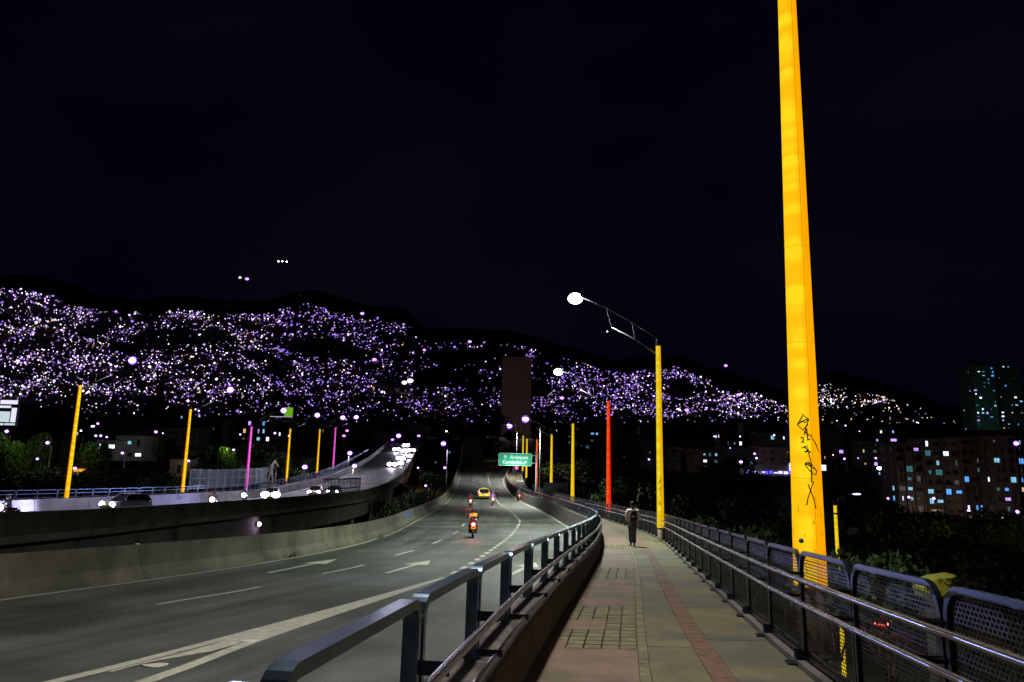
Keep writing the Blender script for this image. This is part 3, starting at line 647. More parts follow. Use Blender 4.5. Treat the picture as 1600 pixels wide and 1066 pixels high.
led_pole(1264,878,-16,0,-1,'yellow','yellow glowing pole standing behind the viewer',True,5200,9.1,X=.9+.9,lcol=(1,.93,.88))
Hp=lambda Y:H(Y)+.35
for (px,py,Y,c,l,hs,lamp) in [(105,768,66,'amber','leftmost amber glowing pole on the left viaduct',10.5,violet_lamp),(286,760,86,'amber','second amber glowing pole from the left, beside the pale picket screen',10.1,violet_lamp),(385.5,757,106,'magenta','magenta glowing pole rising through the pale picket screen',9.2,violet_lamp),
     (447.5,752,125.5,'amber','amber glowing pole right of the nearer magenta pole',9.3,violet_lamp),(495,742,147,'amber','amber glowing pole between the two magenta poles, right one',9.2,violet_lamp),(520.5,730,163,'magenta','thin pink magenta glowing pole, farthest on the left viaduct',9.2,violet_lamp)]:
    led_pole(px,py,Y,0,1,c,l,True,9500 if Y<150 else 7000,hs,deck=Hp,lampc=lamp,bulb=.24+.0010*Y,arm=4.0,rise=2.4,rb=.19,rt=.13,lcol=(.86,.78,1))
# graffiti on the nearest pole
def graffiti(root,px0,Y,zdeck,strokes,w=.015,rb=.192,rt=.113,hs=9.3,z0=.80):
    cx=root.location.x
    for st in strokes:
        pts=[]
        for (px,py) in st:
            p=at(px,py,Y-.2); z=p.z-zdeck; R=rb+(rt-rb)*(z-z0)/(hs-z0)+.004; u=max(-.97,min(.97,(p.x-cx)/R)); pts.append(Vector((u*R,-math.sqrt(1-u*u)*R,z)))
        b=MB(); vs=[];fs=[]
        for i,q in enumerate(pts):
            d=(pts[min(i+1,len(pts)-1)]-pts[max(i-1,0)]).normalized(); n_=Vector((q.x,q.y,0)).normalized(); s_=d.cross(n_).normalized()*w/2*random.uniform(.7,1.15)
            vs+=[q+s_,q-s_,q-s_+n_*.001,q+s_+n_*.001]
        for i in range(len(pts)-1):
            for k in range(4): a=i*4+k;c=i*4+(k+1)%4; fs.append((a,c,c+4,a+4))
        b.add(vs,fs); b.build('graffiti_stroke',darkp,root)
# traced from the pole as (column,row); the tag reads downwards
st=[[(1247,663),(1256,656),(1262,655)],[(1252,647),(1262,655),(1257,660),(1249,657)],[(1253,650),(1247,663),(1254,672),(1261,663)],[(1262,655),(1258,668),(1256,680)],[(1255,674),(1266,682),(1274,694),(1281,707)],[(1251,684),(1268,680)],[(1259,670),(1261,688)],[(1252,691),(1265,686)],[(1254,683),(1255,692)],
    [(1253,700),(1260,697),(1262,704),(1256,706)],[(1256,697),(1264,708)],[(1258,706),(1266,706)],[(1262,708),(1266,722),(1267,740),(1267,754)],
    [(1257,724),(1262,722),(1268,727),(1275,736),(1274,742),(1268,740),(1261,732),(1257,725)],[(1257,726),(1263,724),(1266,730)],[(1258,724),(1264,728),(1271,733)],
    [(1270,752),(1266,765),(1262,778),(1260,790)],[(1262,757),(1266,768),(1271,782),(1274,795)]]
graffiti(P1,1264,9.3,HW(9.3),st)
b=MB(); b.sphere((-.135,-.13,1.33),.06,8,5,0,(.7,.25,.5)); b.build('green_sticker',M('green_cloth',(.0,.16,.07),.7),P1)
st2=[[(1030+a,720+c) for a,c in s] for s in [[(-2,28),(3,30),(0,34)],[(3,26),(2,34)],[(0,36),(4,38),(1,44),(4,48)],[(-1,44),(3,42)],[(2,50),(3,56)],[(1,64),(2,70)]]]
graffiti(P2,1032,35,HW(35),st2,.03,.17,.115,9.14,.62)

# ------------------------------------------------------------------ plain grey street lamps
def street_lamp(name_loc,h,arm,side,label,mat,bulb,power=0,col=(.9,.8,1),group='plain grey street lamps',r=.07,ang=.35):
    x,y,z=name_loc; o=empty('street_lamp',(x,y,z),0,label,'street lamp',group)
    b=MB(); b.tube([(0,0,0),(0,0,h*.92)],[r,r*.7],8); b.build('post',M('lamp_post_grey',(.3,.32,.3),.5,.4,.2,4),o,True)
    a=MB(); a.tube([(0,0,h*.92),(side*.1,0,h*.95),(side*arm,0,h)],r*.55,6); a.build('arm',M('lamp_post_grey',(.3,.32,.3)),o,True)
    g_=MB(); g_.sphere((side*(arm+bulb*.6),0,h-.02),bulb,10,6,0,(1.2,.9,.7)); g_.build('lamp_glass',mat,o,True)
    if mat is violet_lamp: g_=MB(); g_.torus((side*(arm+bulb*.6),0,h-.02),bulb*.98,bulb*.30,18,7,0,'y'); g_.build('halo_ring',violet_halo,o,True)  # halo around the bulb, modelled as a glowing ring
    if power: lamp_light((x+side*(arm+bulb*.6),y,z+h-bulb-.15),power,col,150)
    return o
street_lamp((at(843,760,100).x,100,H(100)),(at(822,655,100).z-H(100)),1.8,-1,'grey street lamp with violet glow, right above the green sign',violet_lamp,.40,15000,(.9,1,.86))
street_lamp((at(806.5,750,150).x,150,H(150)),at(793.5,665.5,150).z-H(150),1.3,-1,'grey street lamp with violet glow, left above the green sign',violet_lamp,.50,13000,(1,.97,.9))
street_lamp((at(781.5,745,185).x,185,H(185)),at(781.5,668,185).z-H(185),.6,1,'grey lamp post with no light, rising left of the green sign',M('unlit_glass',(.5,.5,.55),.2),.2,0)
street_lamp((at(690,760,140).x+.0,150,ground(at(690,760,150).x,150)),at(685,693,150).z-ground(at(690,760,150).x,150),.6,-1,'street lamp with violet glow beyond the gap, left of the near road',violet_lamp,.42,1200,(.7,.5,1))

# ------------------------------------------------------------------ green direction sign
def text_obj(s,size,mat,parent,loc,name='lettering',bold=.0):
    c=bpy.data.curves.new(name,'FONT'); c.body=s; c.size=size; c.extrude=.008; c.offset=bold; c.space_character=1.12; c.resolution_u=3
    o=bpy.data.objects.new(name,c); dg=bpy.context.evaluated_depsgraph_get(); COL.objects.link(o); bpy.context.view_layer.update()
    me=bpy.data.meshes.new_from_object(o.evaluated_get(bpy.context.evaluated_depsgraph_get())); bpy.data.objects.remove(o); me.materials.clear(); me.materials.append(mat)
    q=link(name,me,parent,Matrix.Translation(loc)@Matrix.Rotation(rad(90),4,'X')); return q
YS=109.
sp_=at(837,772,YS); zb=HW(YS)-.3
sg=empty('direction_sign',(sp_.x,YS,zb),0,'green direction sign reading Aranjuez and Carabobo on a pale cantilever post','road sign')
b=MB(); ht=at(837,706,YS).z-zb; b.tube([(0,0,0),(0,0,ht)],[.12,.10],10); b.build('post',M('pale_post',(.5,.5,.5),.5,.2,.1,4),sg,True)
xl=at(779,718,YS).x-sp_.x; xr=at(831,718,YS).x-sp_.x; zt=at(805,708.5,YS).z-zb; zbm=at(805,728,YS).z-zb
w_=xr-xl; h_=zt-zbm
def rpanel(x0,x1,z0,z1,y,t,mat,name,parent,r=.18):
    b=MB(); pts=[]
    for (cx,cz,a0) in ((x1-r,z1-r,0),(x0+r,z1-r,90),(x0+r,z0+r,180),(x1-r,z0+r,270)):
        for k in range(5): a=rad(a0+k*22.5); pts.append((cx+r*math.cos(a),cz+r*math.sin(a)))
    n=len(pts); b.add([(x,y-t/2,z) for x,z in pts]+[(x,y+t/2,z) for x,z in pts],[tuple(range(n)),tuple(range(2*n-1,n-1,-1))]+[(i,(i+1)%n,n+(i+1)%n,n+i) for i in range(n)]); return b.build(name,mat,parent)
rpanel(xl,xr,zbm,zt,-.25,.06,signw,'sign_border',sg); rpanel(xl+.05,xr-.05,zbm+.05,zt-.05,-.27,.06,signg,'sign_panel',sg)
b=MB()
for z in (zt-.35,zbm+.35): b.tube([(0,0,z),(xr,-.2,z+.12)],.04,6); b.tube([(0,0,z+.25),(xr+.1,-.2,z)],.03,6); b.box(((xl+xr)/2,-.21,z),(w_*.9,.05,.08))
b.build('sign_bracket',M('pale_post',(.5,.5,.5)),sg)
text_obj('Aranjuez',h_*.36,signw,sg,(xl+w_*.35,-.31,zbm+h_*.58),bold=.008); text_obj('Carabobo',h_*.36,signw,sg,(xl+w_*.12,-.31,zbm+h_*.17),bold=.008)
def sarrow(cx,cz,s,ang):
    b=MB(); R=Matrix.Rotation(ang,3,'Y'); pts=[(-.07,-.5),(.07,-.5),(.07,.05),(.32,.05),(0,.5),(-.32,.05),(-.07,.05)]
    v=[R@Vector((x*s,0,z*s)) for x,z in pts]; b.add([(cx+q.x,-.315,cz+q.z) for q in v]+[(cx+q.x,-.30,cz+q.z) for q in v],[(0,1,2,6),(3,4,5),(7,13,9,8),(10,12,11)]); b.build('sign_arrow',signw,sg)
sarrow(xl+w_*.2,zbm+h_*.70,h_*.34,0); sarrow(xl+w_*.80,zbm+h_*.28,h_*.36,rad(45))
# sign is lit by street lamps and traffic; this floodlight is added to brighten it
lamp_light((sp_.x+(xl+xr)/2,YS-2.2,zb+zbm-1.0),700,(.9,1,.95),110,size=.2,aim=(0,2.2,1.6+h_/2))
b=MB(); b.box((sp_.x+(xl+xr)/2,YS-2.15,zb+zbm-1.05),(.4,.16,.1)); b.tube([(sp_.x+(xl+xr)/2,YS-2.1,zb+zbm-1.05),(sp_.x+(xl+xr)/2,YS-.3,zb+zbm+.1)],.025,5); o=b.build('added_sign_light',steel_d,None); o.location=(0,0,0)
tag(o,'added small dark floodlight on an arm below the green direction sign','added light')
s2=empty('direction_sign',(at(838,740,150).x,150,H(150)),0,'second darker green sign partly hidden behind the first one','road sign')
b=MB(); b.tube([(0,0,0),(0,0,at(838,712,150).z-H(150))],.1,8); b.build('post',M('pale_post',(.5,.5,.5)),s2)
q0=at(824,706,150);q1=at(848,721,150); rpanel(q0.x-s2.location.x,q1.x-s2.location.x,q1.z-H(150),q0.z-H(150),-.2,.06,signg2,'sign_panel',s2)
b=MB(); b.box((at(841,712,149.7).x-s2.location.x,-.3,at(841,712,149.7).z-H(150)),(.1,.02,.8)); b.box((at(843,712,149.7).x-s2.location.x,-.3,at(841,709,149.7).z-H(150)),(.4,.02,.12)); b.build('sign_symbol',M('sign_teal',(.05,.4,.3),.5),s2)
# cross-shaped post on the far footway wall
cx=at(812.5,760,100); b=MB(); b.tube([(cx.x,100,H(100)+.4),(cx.x,100,at(812,749,100).z)],.05,6); zc=at(812,752,100).z; b.tube([(cx.x-.5,100,zc),(cx.x+.5,100,zc)],.05,6); tag(b.build('cross_post',M('pale_post',(.5,.5,.5))),'thin pale cross shaped post by the bend of the footway wall','post')
# grey mesh box / hoarding beside the footway
a0=at(850,754,96);a1=at(887,755,96); r=empty('mesh_hoarding',((a0.x+a1.x)/2,96,HW(96)),0,'grey mesh hoarding standing behind the fence below the yellow pole','hoarding')
wd=a1.x-a0.x; hh=a0.z-HW(96); b=MB(); b.box((0,0,hh-.04),(wd,.08,.08)); b.box((-wd/2,0,hh/2),(.08,.08,hh)); b.box((wd/2,0,hh/2),(.08,.08,hh)); b.box((0,0,hh*.45),(wd,.06,.06)); b.build('hoarding_frame',steel,r)
b=MB(); b.box((0,.02,hh/2),(wd-.1,.02,hh-.1)); b.build('mesh_panel',M('grey_mesh',(.11,.13,.14),.7,.2,.4,5),r)
# crash cushion at the gore
cc=G(768.5,736); r=empty('crash_cushion',(cc.x,176,H(176)),0,'yellow crash cushion at the nose where the exit road splits off','crash cushion')
b=MB(); b.tube([(0,-.3,.0),(0,-.3,1.3)],[.9,.9],14); b.box((0,.9,.6),(1.7,2.2,1.2)); b.build('cushion_body',M('cushion_yellow',(.55,.42,.02),.5,0,.15,3),r,True)
b=MB(); b.box((0,-1.2,.75),(.9,.05,.5)); b.box((0,-1.23,.75),(.5,.03,.2),1); b.build('marker_plate',[M('cushion_marker',(.6,.5,.03),.4),blackp],r)
b=MB(); b.box((0,-.3,-.03),(2,2,.08)); b.build('base_plate',steel_d,r)
#:PEOPLE
def skinned(name,verts,edges,mat,parent=None,sub=1,root=0,mw=None):
    me=bpy.data.meshes.new(name); me.from_pydata([v[:3] for v in verts],edges,[]); me.materials.append(mat)
    o=link(name,me,parent,mw); m=o.modifiers.new('skin','SKIN'); m.use_smooth_shade=True
    for i,v in enumerate(verts):
        r_=v[3]; d=me.skin_vertices[0].data[i]; d.radius=r_ if hasattr(r_,'__len__') else (r_,r_)
        d.use_root=(i==root)
    if sub: s=o.modifiers.new('sub','SUBSURF'); s.levels=sub; s.render_levels=sub
    return o
skin=M('skin',(.25,.13,.08),.6,0,.1,8)
def hand(V,E,wrist,d,side):
    """palm and five fingers grown from the wrist vertex"""
    p=Vector(V[wrist][:3]); d=Vector(d).normalized(); s=Vector(side).normalized(); b0=len(V)
    V.append((*(p+d*.05),(.034,.02))); E.append((wrist,b0))
    for k,(o,l) in enumerate(((-.03,.07),(-.01,.08),(.01,.075),(.03,.06))):
        i=len(V); V.append((*(p+d*.09+s*o),.010)); V.append((*(p+d*(.09+l*.5)+s*o*1.1),.009)); V.append((*(p+d*(.09+l*.9)+s*o*1.1+Vector((0,.02,0))),.007)); E+= [(b0,i),(i,i+1),(i+1,i+2)]
    i=len(V); V.append((*(p+d*.04-s*.045),.011)); V.append((*(p+d*.08-s*.06),.009)); E+=[(b0,i),(i,i+1)]
def walker():
    f=G(988.5,854,WK); r=empty('person',(f.x,f.y,f.z),rad(3),'man in a pale jacket walking away on the footway with a dark backpack and cap','person')
    # faces +y
    V=[(0,0,.93,(.13,.09)),(0,0,1.12,(.135,.09)),(0,.0,1.32,(.155,.10)),(0,-.0,1.46,(.09,.07)),(0,.01,1.54,.055),(0,.03,1.62,(.075,.09)),(0,.03,1.71,(.07,.085))]
    E=[(0,1),(1,2),(2,3),(3,4),(4,5),(5,6)]
    def add(*a): V.append(a); return len(V)-1
    for s in(-1,1):
        sh=add(s*.19,0,1.42,.05); el=add(s*.27,-.06,1.13,.042); wr=add(s*.17,.14,.98,.028); E.extend([(2,sh),(sh,el),(el,wr)]); hand(V,E,wr,(-s*.6,.7,-.25),(0,.3,1))
        hp=add(s*.08,0,.88,.085); kn=add(s*.07,.05 if s>0 else -.02,.49,.055); an=add(s*.066,-.05 if s>0 else .02,.09,.038); to=add(s*.07,.10 if s>0 else .16,.035,.034); E.extend([(0,hp),(hp,kn),(kn,an),(an,to)])
    skinned('body',V,E,skin,r)
    J=[(0,0,.98,(.185,.125)),(0,0,1.14,(.18,.125)),(0,0,1.33,(.185,.125)),(0,0,1.45,(.11,.085)),(0,.005,1.50,.075)]; JE=[(0,1),(1,2),(2,3),(3,4)]
    for s in(-1,1):
        i=len(J); J+= [(s*.20,0,1.41,.075),(s*.275,-.06,1.14,.066),(s*.19,.11,1.0,.045)]; JE+=[(2,i),(i,i+1),(i+1,i+2)]
    skinned('jacket',J,JE,M('pale_jacket',(.80,.66,.60),.8,0,.2,9,.3,30),r)
    T=[(0,0,.95,(.15,.115))]; TE=[]
    for s in(-1,1):
        i=len(T); T+=[(s*.075,0,.84,.125),(s*.07,.05 if s>0 else -.02,.48,.10),(s*.066,-.05 if s>0 else .02,.12,.082)]; TE+=[(0,i),(i,i+1),(i+1,i+2)]
    skinned('trousers',T,TE,M('dark_trousers',(.085,.075,.10),.85,0,.2,12),r)
    for s in(-1,1):
        y=-.0 if s>0 else .07; skinned('shoe',[(s*.068,y-.07,.055,.05),(s*.07,y+.05,.05,.048),(s*.075,y+.14,.04,.036)],[(0,1),(1,2)],blackp,r)
    b=MB(); b.sphere((0,.025,1.69),.094,14,9,0,(.9,1.1,1.05)); b.box((0,.14,1.70),(.14,.11,.012)); b.build('cap',M('dark_cap',(.02,.02,.025),.85),r,True)
    bp=MB(); vs=[];n=12
    prof=[(.98,.11,.06),(1.0,.155,.10),(1.15,.17,.13),(1.3,.16,.12),(1.42,.12,.09),(1.46,.06,.04)]
    for z,a,c in prof:
        a*=.82
        for k in range(n): t=2*math.pi*k/n; vs.append((a*math.copysign(abs(math.cos(t))**.6,math.cos(t)),-.20+c*math.copysign(abs(math.sin(t))**.6,math.sin(t)),z))
    fs=[(i*n+k,i*n+(k+1)%n,(i+1)*n+(k+1)%n,(i+1)*n+k) for i in range(len(prof)-1) for k in range(n)]+[tuple(range(n)),tuple((len(prof)-1)*n+k for k in range(n))]
    bp.add(vs,fs); bp.bar([(-.12,-.12,1.36),(-.13,.0,1.51),(-.13,.12,1.36),(-.14,.1,1.08)],.04,.012,side=Vector((1,0,0))); bp.bar([(.12,-.12,1.36),(.13,.0,1.51),(.13,.12,1.36),(.14,.1,1.08)],.04,.012,side=Vector((1,0,0)))
    bp.box((0,-.33,1.12),(.2,.05,.2)); o=bp.build('backpack',M('maroon_backpack',(.035,.018,.024),.8,0,.25,10),None,True); o.matrix_world=Matrix.Translation(f)@Matrix.Rotation(rad(3),4,'Z')
    tag(o,'dark maroon backpack worn by the man walking on the footway','backpack')
walker()
def far_person():
    p=G(808,735,WK); r=empty('person',(.9,158,HW(158)),0,'tiny far person standing where the footway bends behind the green sign','person')
    V=[(0,0,.93,(.14,.1)),(0,0,1.15,(.15,.1)),(0,0,1.4,(.17,.1)),(0,0,1.53,.055),(0,.02,1.66,.095)]; E=[(0,1),(1,2),(2,3),(3,4)]
    for s in(-1,1):
        i=len(V); V+=[(s*.2,0,1.42,.05),(s*.25,0,1.13,.04),(s*.23,.05,.88,.03)]; E+=[(2,i),(i,i+1),(i+1,i+2)]
        i=len(V); V+=[(s*.1,0,.87,.09),(s*.13,.03,.5,.06),(s*.12,-.03,.08,.045),(s*.12,.1,.04,.04)]; E+=[(0,i),(i,i+1),(i+1,i+2),(i+2,i+3)]
    skinned('body',V,E,M('dark_clothes',(.03,.03,.04),.8),r)
far_person()

#:VEHICLES
def rider(loc,rz,cloth,helm,label,vest=None,pillion=False,lean=0,s=1):
    r=empty('person',loc,rz,label,'rider'); r.scale=(s,s,s)
    V=[(0,-.12,.84,(.15,.11)),(0,-.10,1.02,(.14,.10)),(0,-.02,1.24,(.17,.11)),(0,.03,1.38,.06),(0,.07,1.50,.085)]; E=[(0,1),(1,2),(2,3),(3,4)]
    for q in(-1,1):
        i=len(V); V+=[(q*.20,.0,1.30,.062),(q*.33,.16,1.08,.05),(q*.31,.40,1.04,.035)]; E+=[(2,i),(i,i+1),(i+1,i+2)]; hand(V,E,i+2,(0,1,-.2),(1,0,0))
        i=len(V); V+=[(q*.13,-.05,.80,.10),(q*.22,.32,.66,.075),(q*.20,.18,.28,.052),(q*.20,.32,.22,.04)]; E+=[(0,i),(i,i+1),(i+1,i+2),(i+2,i+3)]
    skinned('body',V,E,cloth,r)
    if vest:
        J=[(0,-.12,.92,(.17,.14)),(0,-.06,1.1,(.17,.13)),(0,-.01,1.27,(.2,.13))]; skinned('vest',J,[(0,1),(1,2)],vest,r)
    b=MB(); b.sphere((0,.08,1.56),.145,14,9,0,(.92,1.08,1)); b.build('helmet',helm,r,True)
    b=MB(); b.box((0,.20,1.55),(.2,.06,.09)); b.build('visor',blackp,r)
    return r
red_tail=EM('tail_light_red',(1,.08,.10),9); red_core=EM('tail_light_core',(1,.6,.6),8); head=EM('headlight_white',(.93,.9,1),16); headw=EM('headlight_pink',(1,.74,.9),12)
def motorbike(loc,rz,col,label,front=False,s=1,wide=1.,group='motorcycles on the roads',plate=(.85,.45,.02)):
    r=empty('motorcycle',loc,rz,label,'motorcycle',group); r.scale=(s,s,s)
    for y,n_ in ((.68,'wheel'),(-.62,'wheel')):
        b=MB(); b.torus((0,y,.31),.25,.062,22,8); w=b.build('wheel',rubber,r,True)
        c=MB(); c.tube([(-.03,y,.31),(.03,y,.31)],.05,8)
        for k in range(5): a=k*1.2566; c.tube([(0,y,.31),(0,y+.22*math.cos(a),.31+.22*math.sin(a))],.015,5)
        c.build('rim',steel,w)
    b=MB()   # bodywork: lofted tank, seat and tail
    secs=[(-.80,.80,.06,.05),(-.62,.74,.13,.10),(-.35,.68,.15,.14),(-.05,.66,.14,.16),(.15,.78,.16,.14),(.38,.84,.13,.12),(.52,.80,.09,.12)]
    vs=[];n=10
    for y,z,a,c in secs:
        for k in range(n): t=2*math.pi*k/n; vs.append((a*wide*math.cos(t),y,z-(wide-1)*.12+c*(1+(wide-1)*.9)*math.sin(t)))
    fs=[(i*n+k,i*n+(k+1)%n,(i+1)*n+(k+1)%n,(i+1)*n+k) for i in range(len(secs)-1) for k in range(n)]+[tuple(range(n)),tuple((len(secs)-1)*n+k for k in range(n))]
    b.add(vs,fs); b.box((0,.05,.42),(.24*wide,.46,.34)); b.build('bodywork',col,r,True)
    b=MB(); b.box((0,-.32,.80),(.26,.62,.09)); b.build('saddle',blackp,r)
    b=MB()
    for q in(-1,1): b.tube([(q*.07,.68,.31),(q*.07,.46,.95)],.025,6); b.tube([(q*.10,-.62,.31),(q*.10,-.2,.4)],.03,6)
    b.tube([(-.36,.40,1.03),(-.12,.47,.98),(.12,.47,.98),(.36,.40,1.03)],.017,6); b.tube([(.16,-.75,.30),(.15,-.1,.28)],.045,8); b.box((0,-.78,.62),(.18,.2,.025),R=Matrix.Rotation(-.9,3,'X')); b.build('chassis',steel_d,r,True)
    b=MB()
    for q in(-1,1): b.tube([(q*.28,.42,1.03),(q*.36,.42,1.2)],.01,5); b.sphere((q*.38,.42,1.24),.07,8,5,0,(1,.3,.6))
    b.build('mirror',blackp,r,True)
    b=MB(); b.sphere((0,-.86,.80),.12 if not front else .05,10,6,0,(1.15,.5,.8)); b.build('tail_light',red_tail if not front else M('tail_dull',(.2,.01,.01),.4),r,True)
    if not front:
        b=MB(); b.sphere((0,-.92,.80),.06,8,5,0,(1.2,.5,.8)); b.build('tail_light_bulb',red_core,r,True)
        lamp_light(Vector(loc)+Vector((0,-1.15,.95)),26,(1,.05,.08),150,size=.08,aim=(0,.8,.0)); lamp_light(Vector(loc)+Vector((0,-1.1,.8)),40,(1,.05,.08),130,size=.08,aim=(0,-1,-.5))
    b=MB(); b.box((0,-.90,.62),(.24,.012,.15)); b.box((0,-.908,.62),(.16,.006,.05),1); b.build('number_plate',[M('plate_amber',plate,.5),darkp],r)
    b=MB(); b.sphere((0,.64,.90),.23 if front else .10,12,7,0,(1,.6,1)); b.build('headlight',head if front else M('head_off',(.5,.5,.5),.2),r,True)
    return r
def car(loc,rz,col,label,front=True,hl=head,group='cars on the roads',s=1,taxi=False,power=0,cat='car',hs=.12,lc=(.75,.72,1)):
    r=empty('parked_car' if 0 else 'car',loc,rz,label,cat,group); r.scale=(s,s,s)
    # +y is forward; hatchback 3.7 m long
    secs=[(-1.82,.40,.66,.70,.60),(-1.76,.24,.78,.80,.70),(-1.30,.20,.82,.84,.92),(-.4,.18,.83,.85,.94),(.5,.18,.83,.85,.93),(1.15,.20,.82,.84,.88),(1.62,.24,.78,.80,.76),(1.80,.36,.66,.70,.62)]
    b=MB(); vs=[]
    for y,zb,wb,wm,zt in secs: vs+=[(-wb,y,zb),(-wm,y,(zb+zt)/2),(-wb+.03,y,zt),(wb-.03,y,zt),(wm,y,(zb+zt)/2),(wb,y,zb)]
    n=6; fs=[(i*n+k,i*n+(k+1)%n,(i+1)*n+(k+1)%n,(i+1)*n+k) for i in range(len(secs)-1) for k in range(n)]+[tuple(range(n)),tuple((len(secs)-1)*n+k for k in range(n))]
    b.add(vs,fs); b.build('car_body',col,r)
    b=MB(); gl=[(-1.68,.90,.76),(-1.35,1.38,.60),(-.9,1.46,.60),(.15,1.44,.60),(1.0,.91,.74)]
    vs=[]
    for y,z,w in gl: vs+=[(-w,y,z),(w,y,z)]
    low=[(-1.68,.88,.78),(-1.2,.9,.80),(-.8,.92,.80),(.2,.92,.80),(1.05,.88,.76)]
    for y,z,w in low: vs+=[(-w,y,z),(w,y,z)]
    fs=[(2*i,2*i+1,2*i+3,2*i+2) for i in range(4)]+[(2*i,2*i+2,12+2*i,10+2*i) for i in range(4)]+[(2*i+1,11+2*i,13+2*i,2*i+3) for i in range(4)]+[(0,10,11,1),(8,9,19,18)]
    b.add(vs,fs); b.build('cabin_windows',M('car_glass',(.01,.012,.015),.12,0,.1,2,spec=.6),r)
    b=MB(); b.add([(-.58,-1.36,1.40),(.58,-1.36,1.40),(.60,-.9,1.48),(-.60,-.9,1.48),(.60,.15,1.46),(-.60,.15,1.46)],[(0,1,2,3),(3,2,4,5)])
    for q in(-1,1):
        b.bar([(q*.78,-1.66,.90),(q*.62,-1.36,1.39)],.07,.05,side=Vector((0,1,0))); b.bar([(q*.75,1.0,.91),(q*.61,.16,1.45)],.06,.04,side=Vector((0,1,0))); b.bar([(q*.80,-.35,.92),(q*.62,-.35,1.46)],.07,.04,side=Vector((0,1,0))); b.bar([(q*.61,-1.36,1.40),(q*.62,.15,1.45)],.05,.05,side=Vector((1,0,0)))
    b.build('roof',col,r)
    for (x,y) in ((-.74,1.15),(.74,1.15),(-.74,-1.2),(.74,-1.2)):
        b=MB(); b.torus((x,y,.31),.22,.085,18,7); w=b.build('wheel',rubber,r,True); c=MB(); c.tube([(x-.04,y,.31),(x+.04,y,.31)],.17,12); c.build('rim',steel,w)
    for q in(-1,1):
        b=MB(); b.sphere((q*.60,1.70,.66),hs if front else .09,10,7,0,(1.25,.5,.9)); b.build('headlight',hl if front else M('head_off',(.5,.5,.5),.2),r,True)
        b=MB(); b.sphere((q*.70,-1.76,.80),.09,8,6,0,(.8,.5,1.7)); b.build('tail_light',M('tail_dull',(.2,.01,.01),.4) if front else red_tail,r,True)
        b=MB(); b.sphere((q*.90,.75,.98),.1,8,5,0,(1,.5,.7)); b.build('wing_mirror',col,r,True)
    y=1.84 if front else -1.85; b=MB(); b.box((0,y,.5 if front else .72),(.42,.02,.16)); b.build('number_plate',M('plate_pale',(.7,.68,.5),.5) if taxi else M('plate_yellow',(.6,.45,.05),.5),r)
    b=MB(); b.box((0,1.81,.42),(1.1,.04,.12)); b.build('grille',blackp,r); b=MB(); b.box((0,-1.82,.38),(1.5,.06,.1)); b.build('rear_bumper',blackp,r)
    if taxi: b=MB(); b.box((0,-.4,1.53),(.4,.18,.12)); b.build('roof_light',M('taxi_lamp',(.6,.5,.2),.5),r)
    if power: 
        d=Matrix.Rotation(rz,3,'Z')@Vector((0,1,-.06)); lamp_light(Vector(loc)+Matrix.Rotation(rz,3,'Z')@Vector((0,1.95,.66)),power,lc,85,size=.12,aim=d)
    return r
redm=M('bike_red',(.30,.01,.02),.35,0,.1,5); darkm=M('bike_dark',(.05,.02,.05),.35,0,.1,5)
# near road traffic
p=G(738.5,840); motorbike(p,rad(4),M('bike_maroon',(.12,.01,.03),.35,0,.1,5),'nearest maroon scooter with red tail light and amber number plate',wide=1.65,group='motorcycles on the near road'); rider(p,rad(4),M('maroon_clothes',(.10,.012,.02),.7),M('dark_helmet',(.05,.03,.05),.3),'rider in a yellow shouldered vest on the nearest scooter',None)
b=MB(); b.box((.10,-.16,1.30),(.24,.12,.18)); b.box((-.13,-.16,1.27),(.2,.12,.17),1); o=b.build('satchel',[M('hi_vis_yellow',(.75,.5,.02),.6),M('hi_vis_peach',(.6,.28,.12),.6)],None); o.matrix_world=Matrix.Translation(p)@Matrix.Rotation(rad(4),4,'Z'); tag(o,'yellow and peach bag on the shoulders of the nearest rider','bag')
p=G(734.5,793); motorbike(p,rad(5),redm,'red lit motorcycle left behind the taxi in the middle distance',group='motorcycles on the near road'); rider(p,rad(5),M('dark_red_clothes',(.10,.01,.015),.7),M('dark_helmet2',(.04,.02,.03),.3),'rider in dark red on the motorcycle left of the taxi')
p=G(769.5,789.5); motorbike(p,rad(5),darkm,'dark motorcycle right behind the yellow taxi',group='motorcycles on the near road'); rider(p,rad(5),M('lilac_clothes',(.22,.12,.28),.7),M('teal_helmet',(.1,.12,.14),.3),'rider in lilac on the motorcycle right of the taxi')
p=G(810,782.5); motorbike(p,rad(10),darkm,'small dark motorcycle hugging the right wall of the exit lane',group='motorcycles on the near road',s=.95); rider(p,rad(10),M('dark_clothes',(.03,.03,.04),.8),M('dark_helmet2',(.04,.02,.03),.3),'dark rider hugging the right wall of the exit lane')
p=G(755.3,779.5); car(p,rad(5),M('taxi_yellow',(.95,.66,.02),.35,0,.06,2),'yellow taxi seen from behind on the near road',False,taxi=True,group='cars on the near road',cat='taxi')
lamp_light(Vector(p)+Vector((-.3,-6,2.6)),0.01)
p=G(807,738); b=MB(); b.sphere((at(807.3,731,150).x,150,at(807.3,731,150).z),.32,10,7,0); b.tube([(at(807.3,731,150).x,150,at(807.3,731,150).z-.3),(at(807.3,731,150).x,150,H(150))],.05,6,1); tag(b.build('traffic_light',[EM('signal_red',(1,.05,.15),6),steel_d]),'red traffic light glowing just below the green sign','traffic light')
for q,(px,py,Y) in enumerate([(734.5,786,80),(769.5,783,88),(738,830,42.6)]):  # light thrown ahead by the bikes
    c=at(px,py,Y); lamp_light((c.x,Y+1.6,H(Y)+.9),900,(.65,.8,1),70,size=.08,aim=(.25,1,-.10))
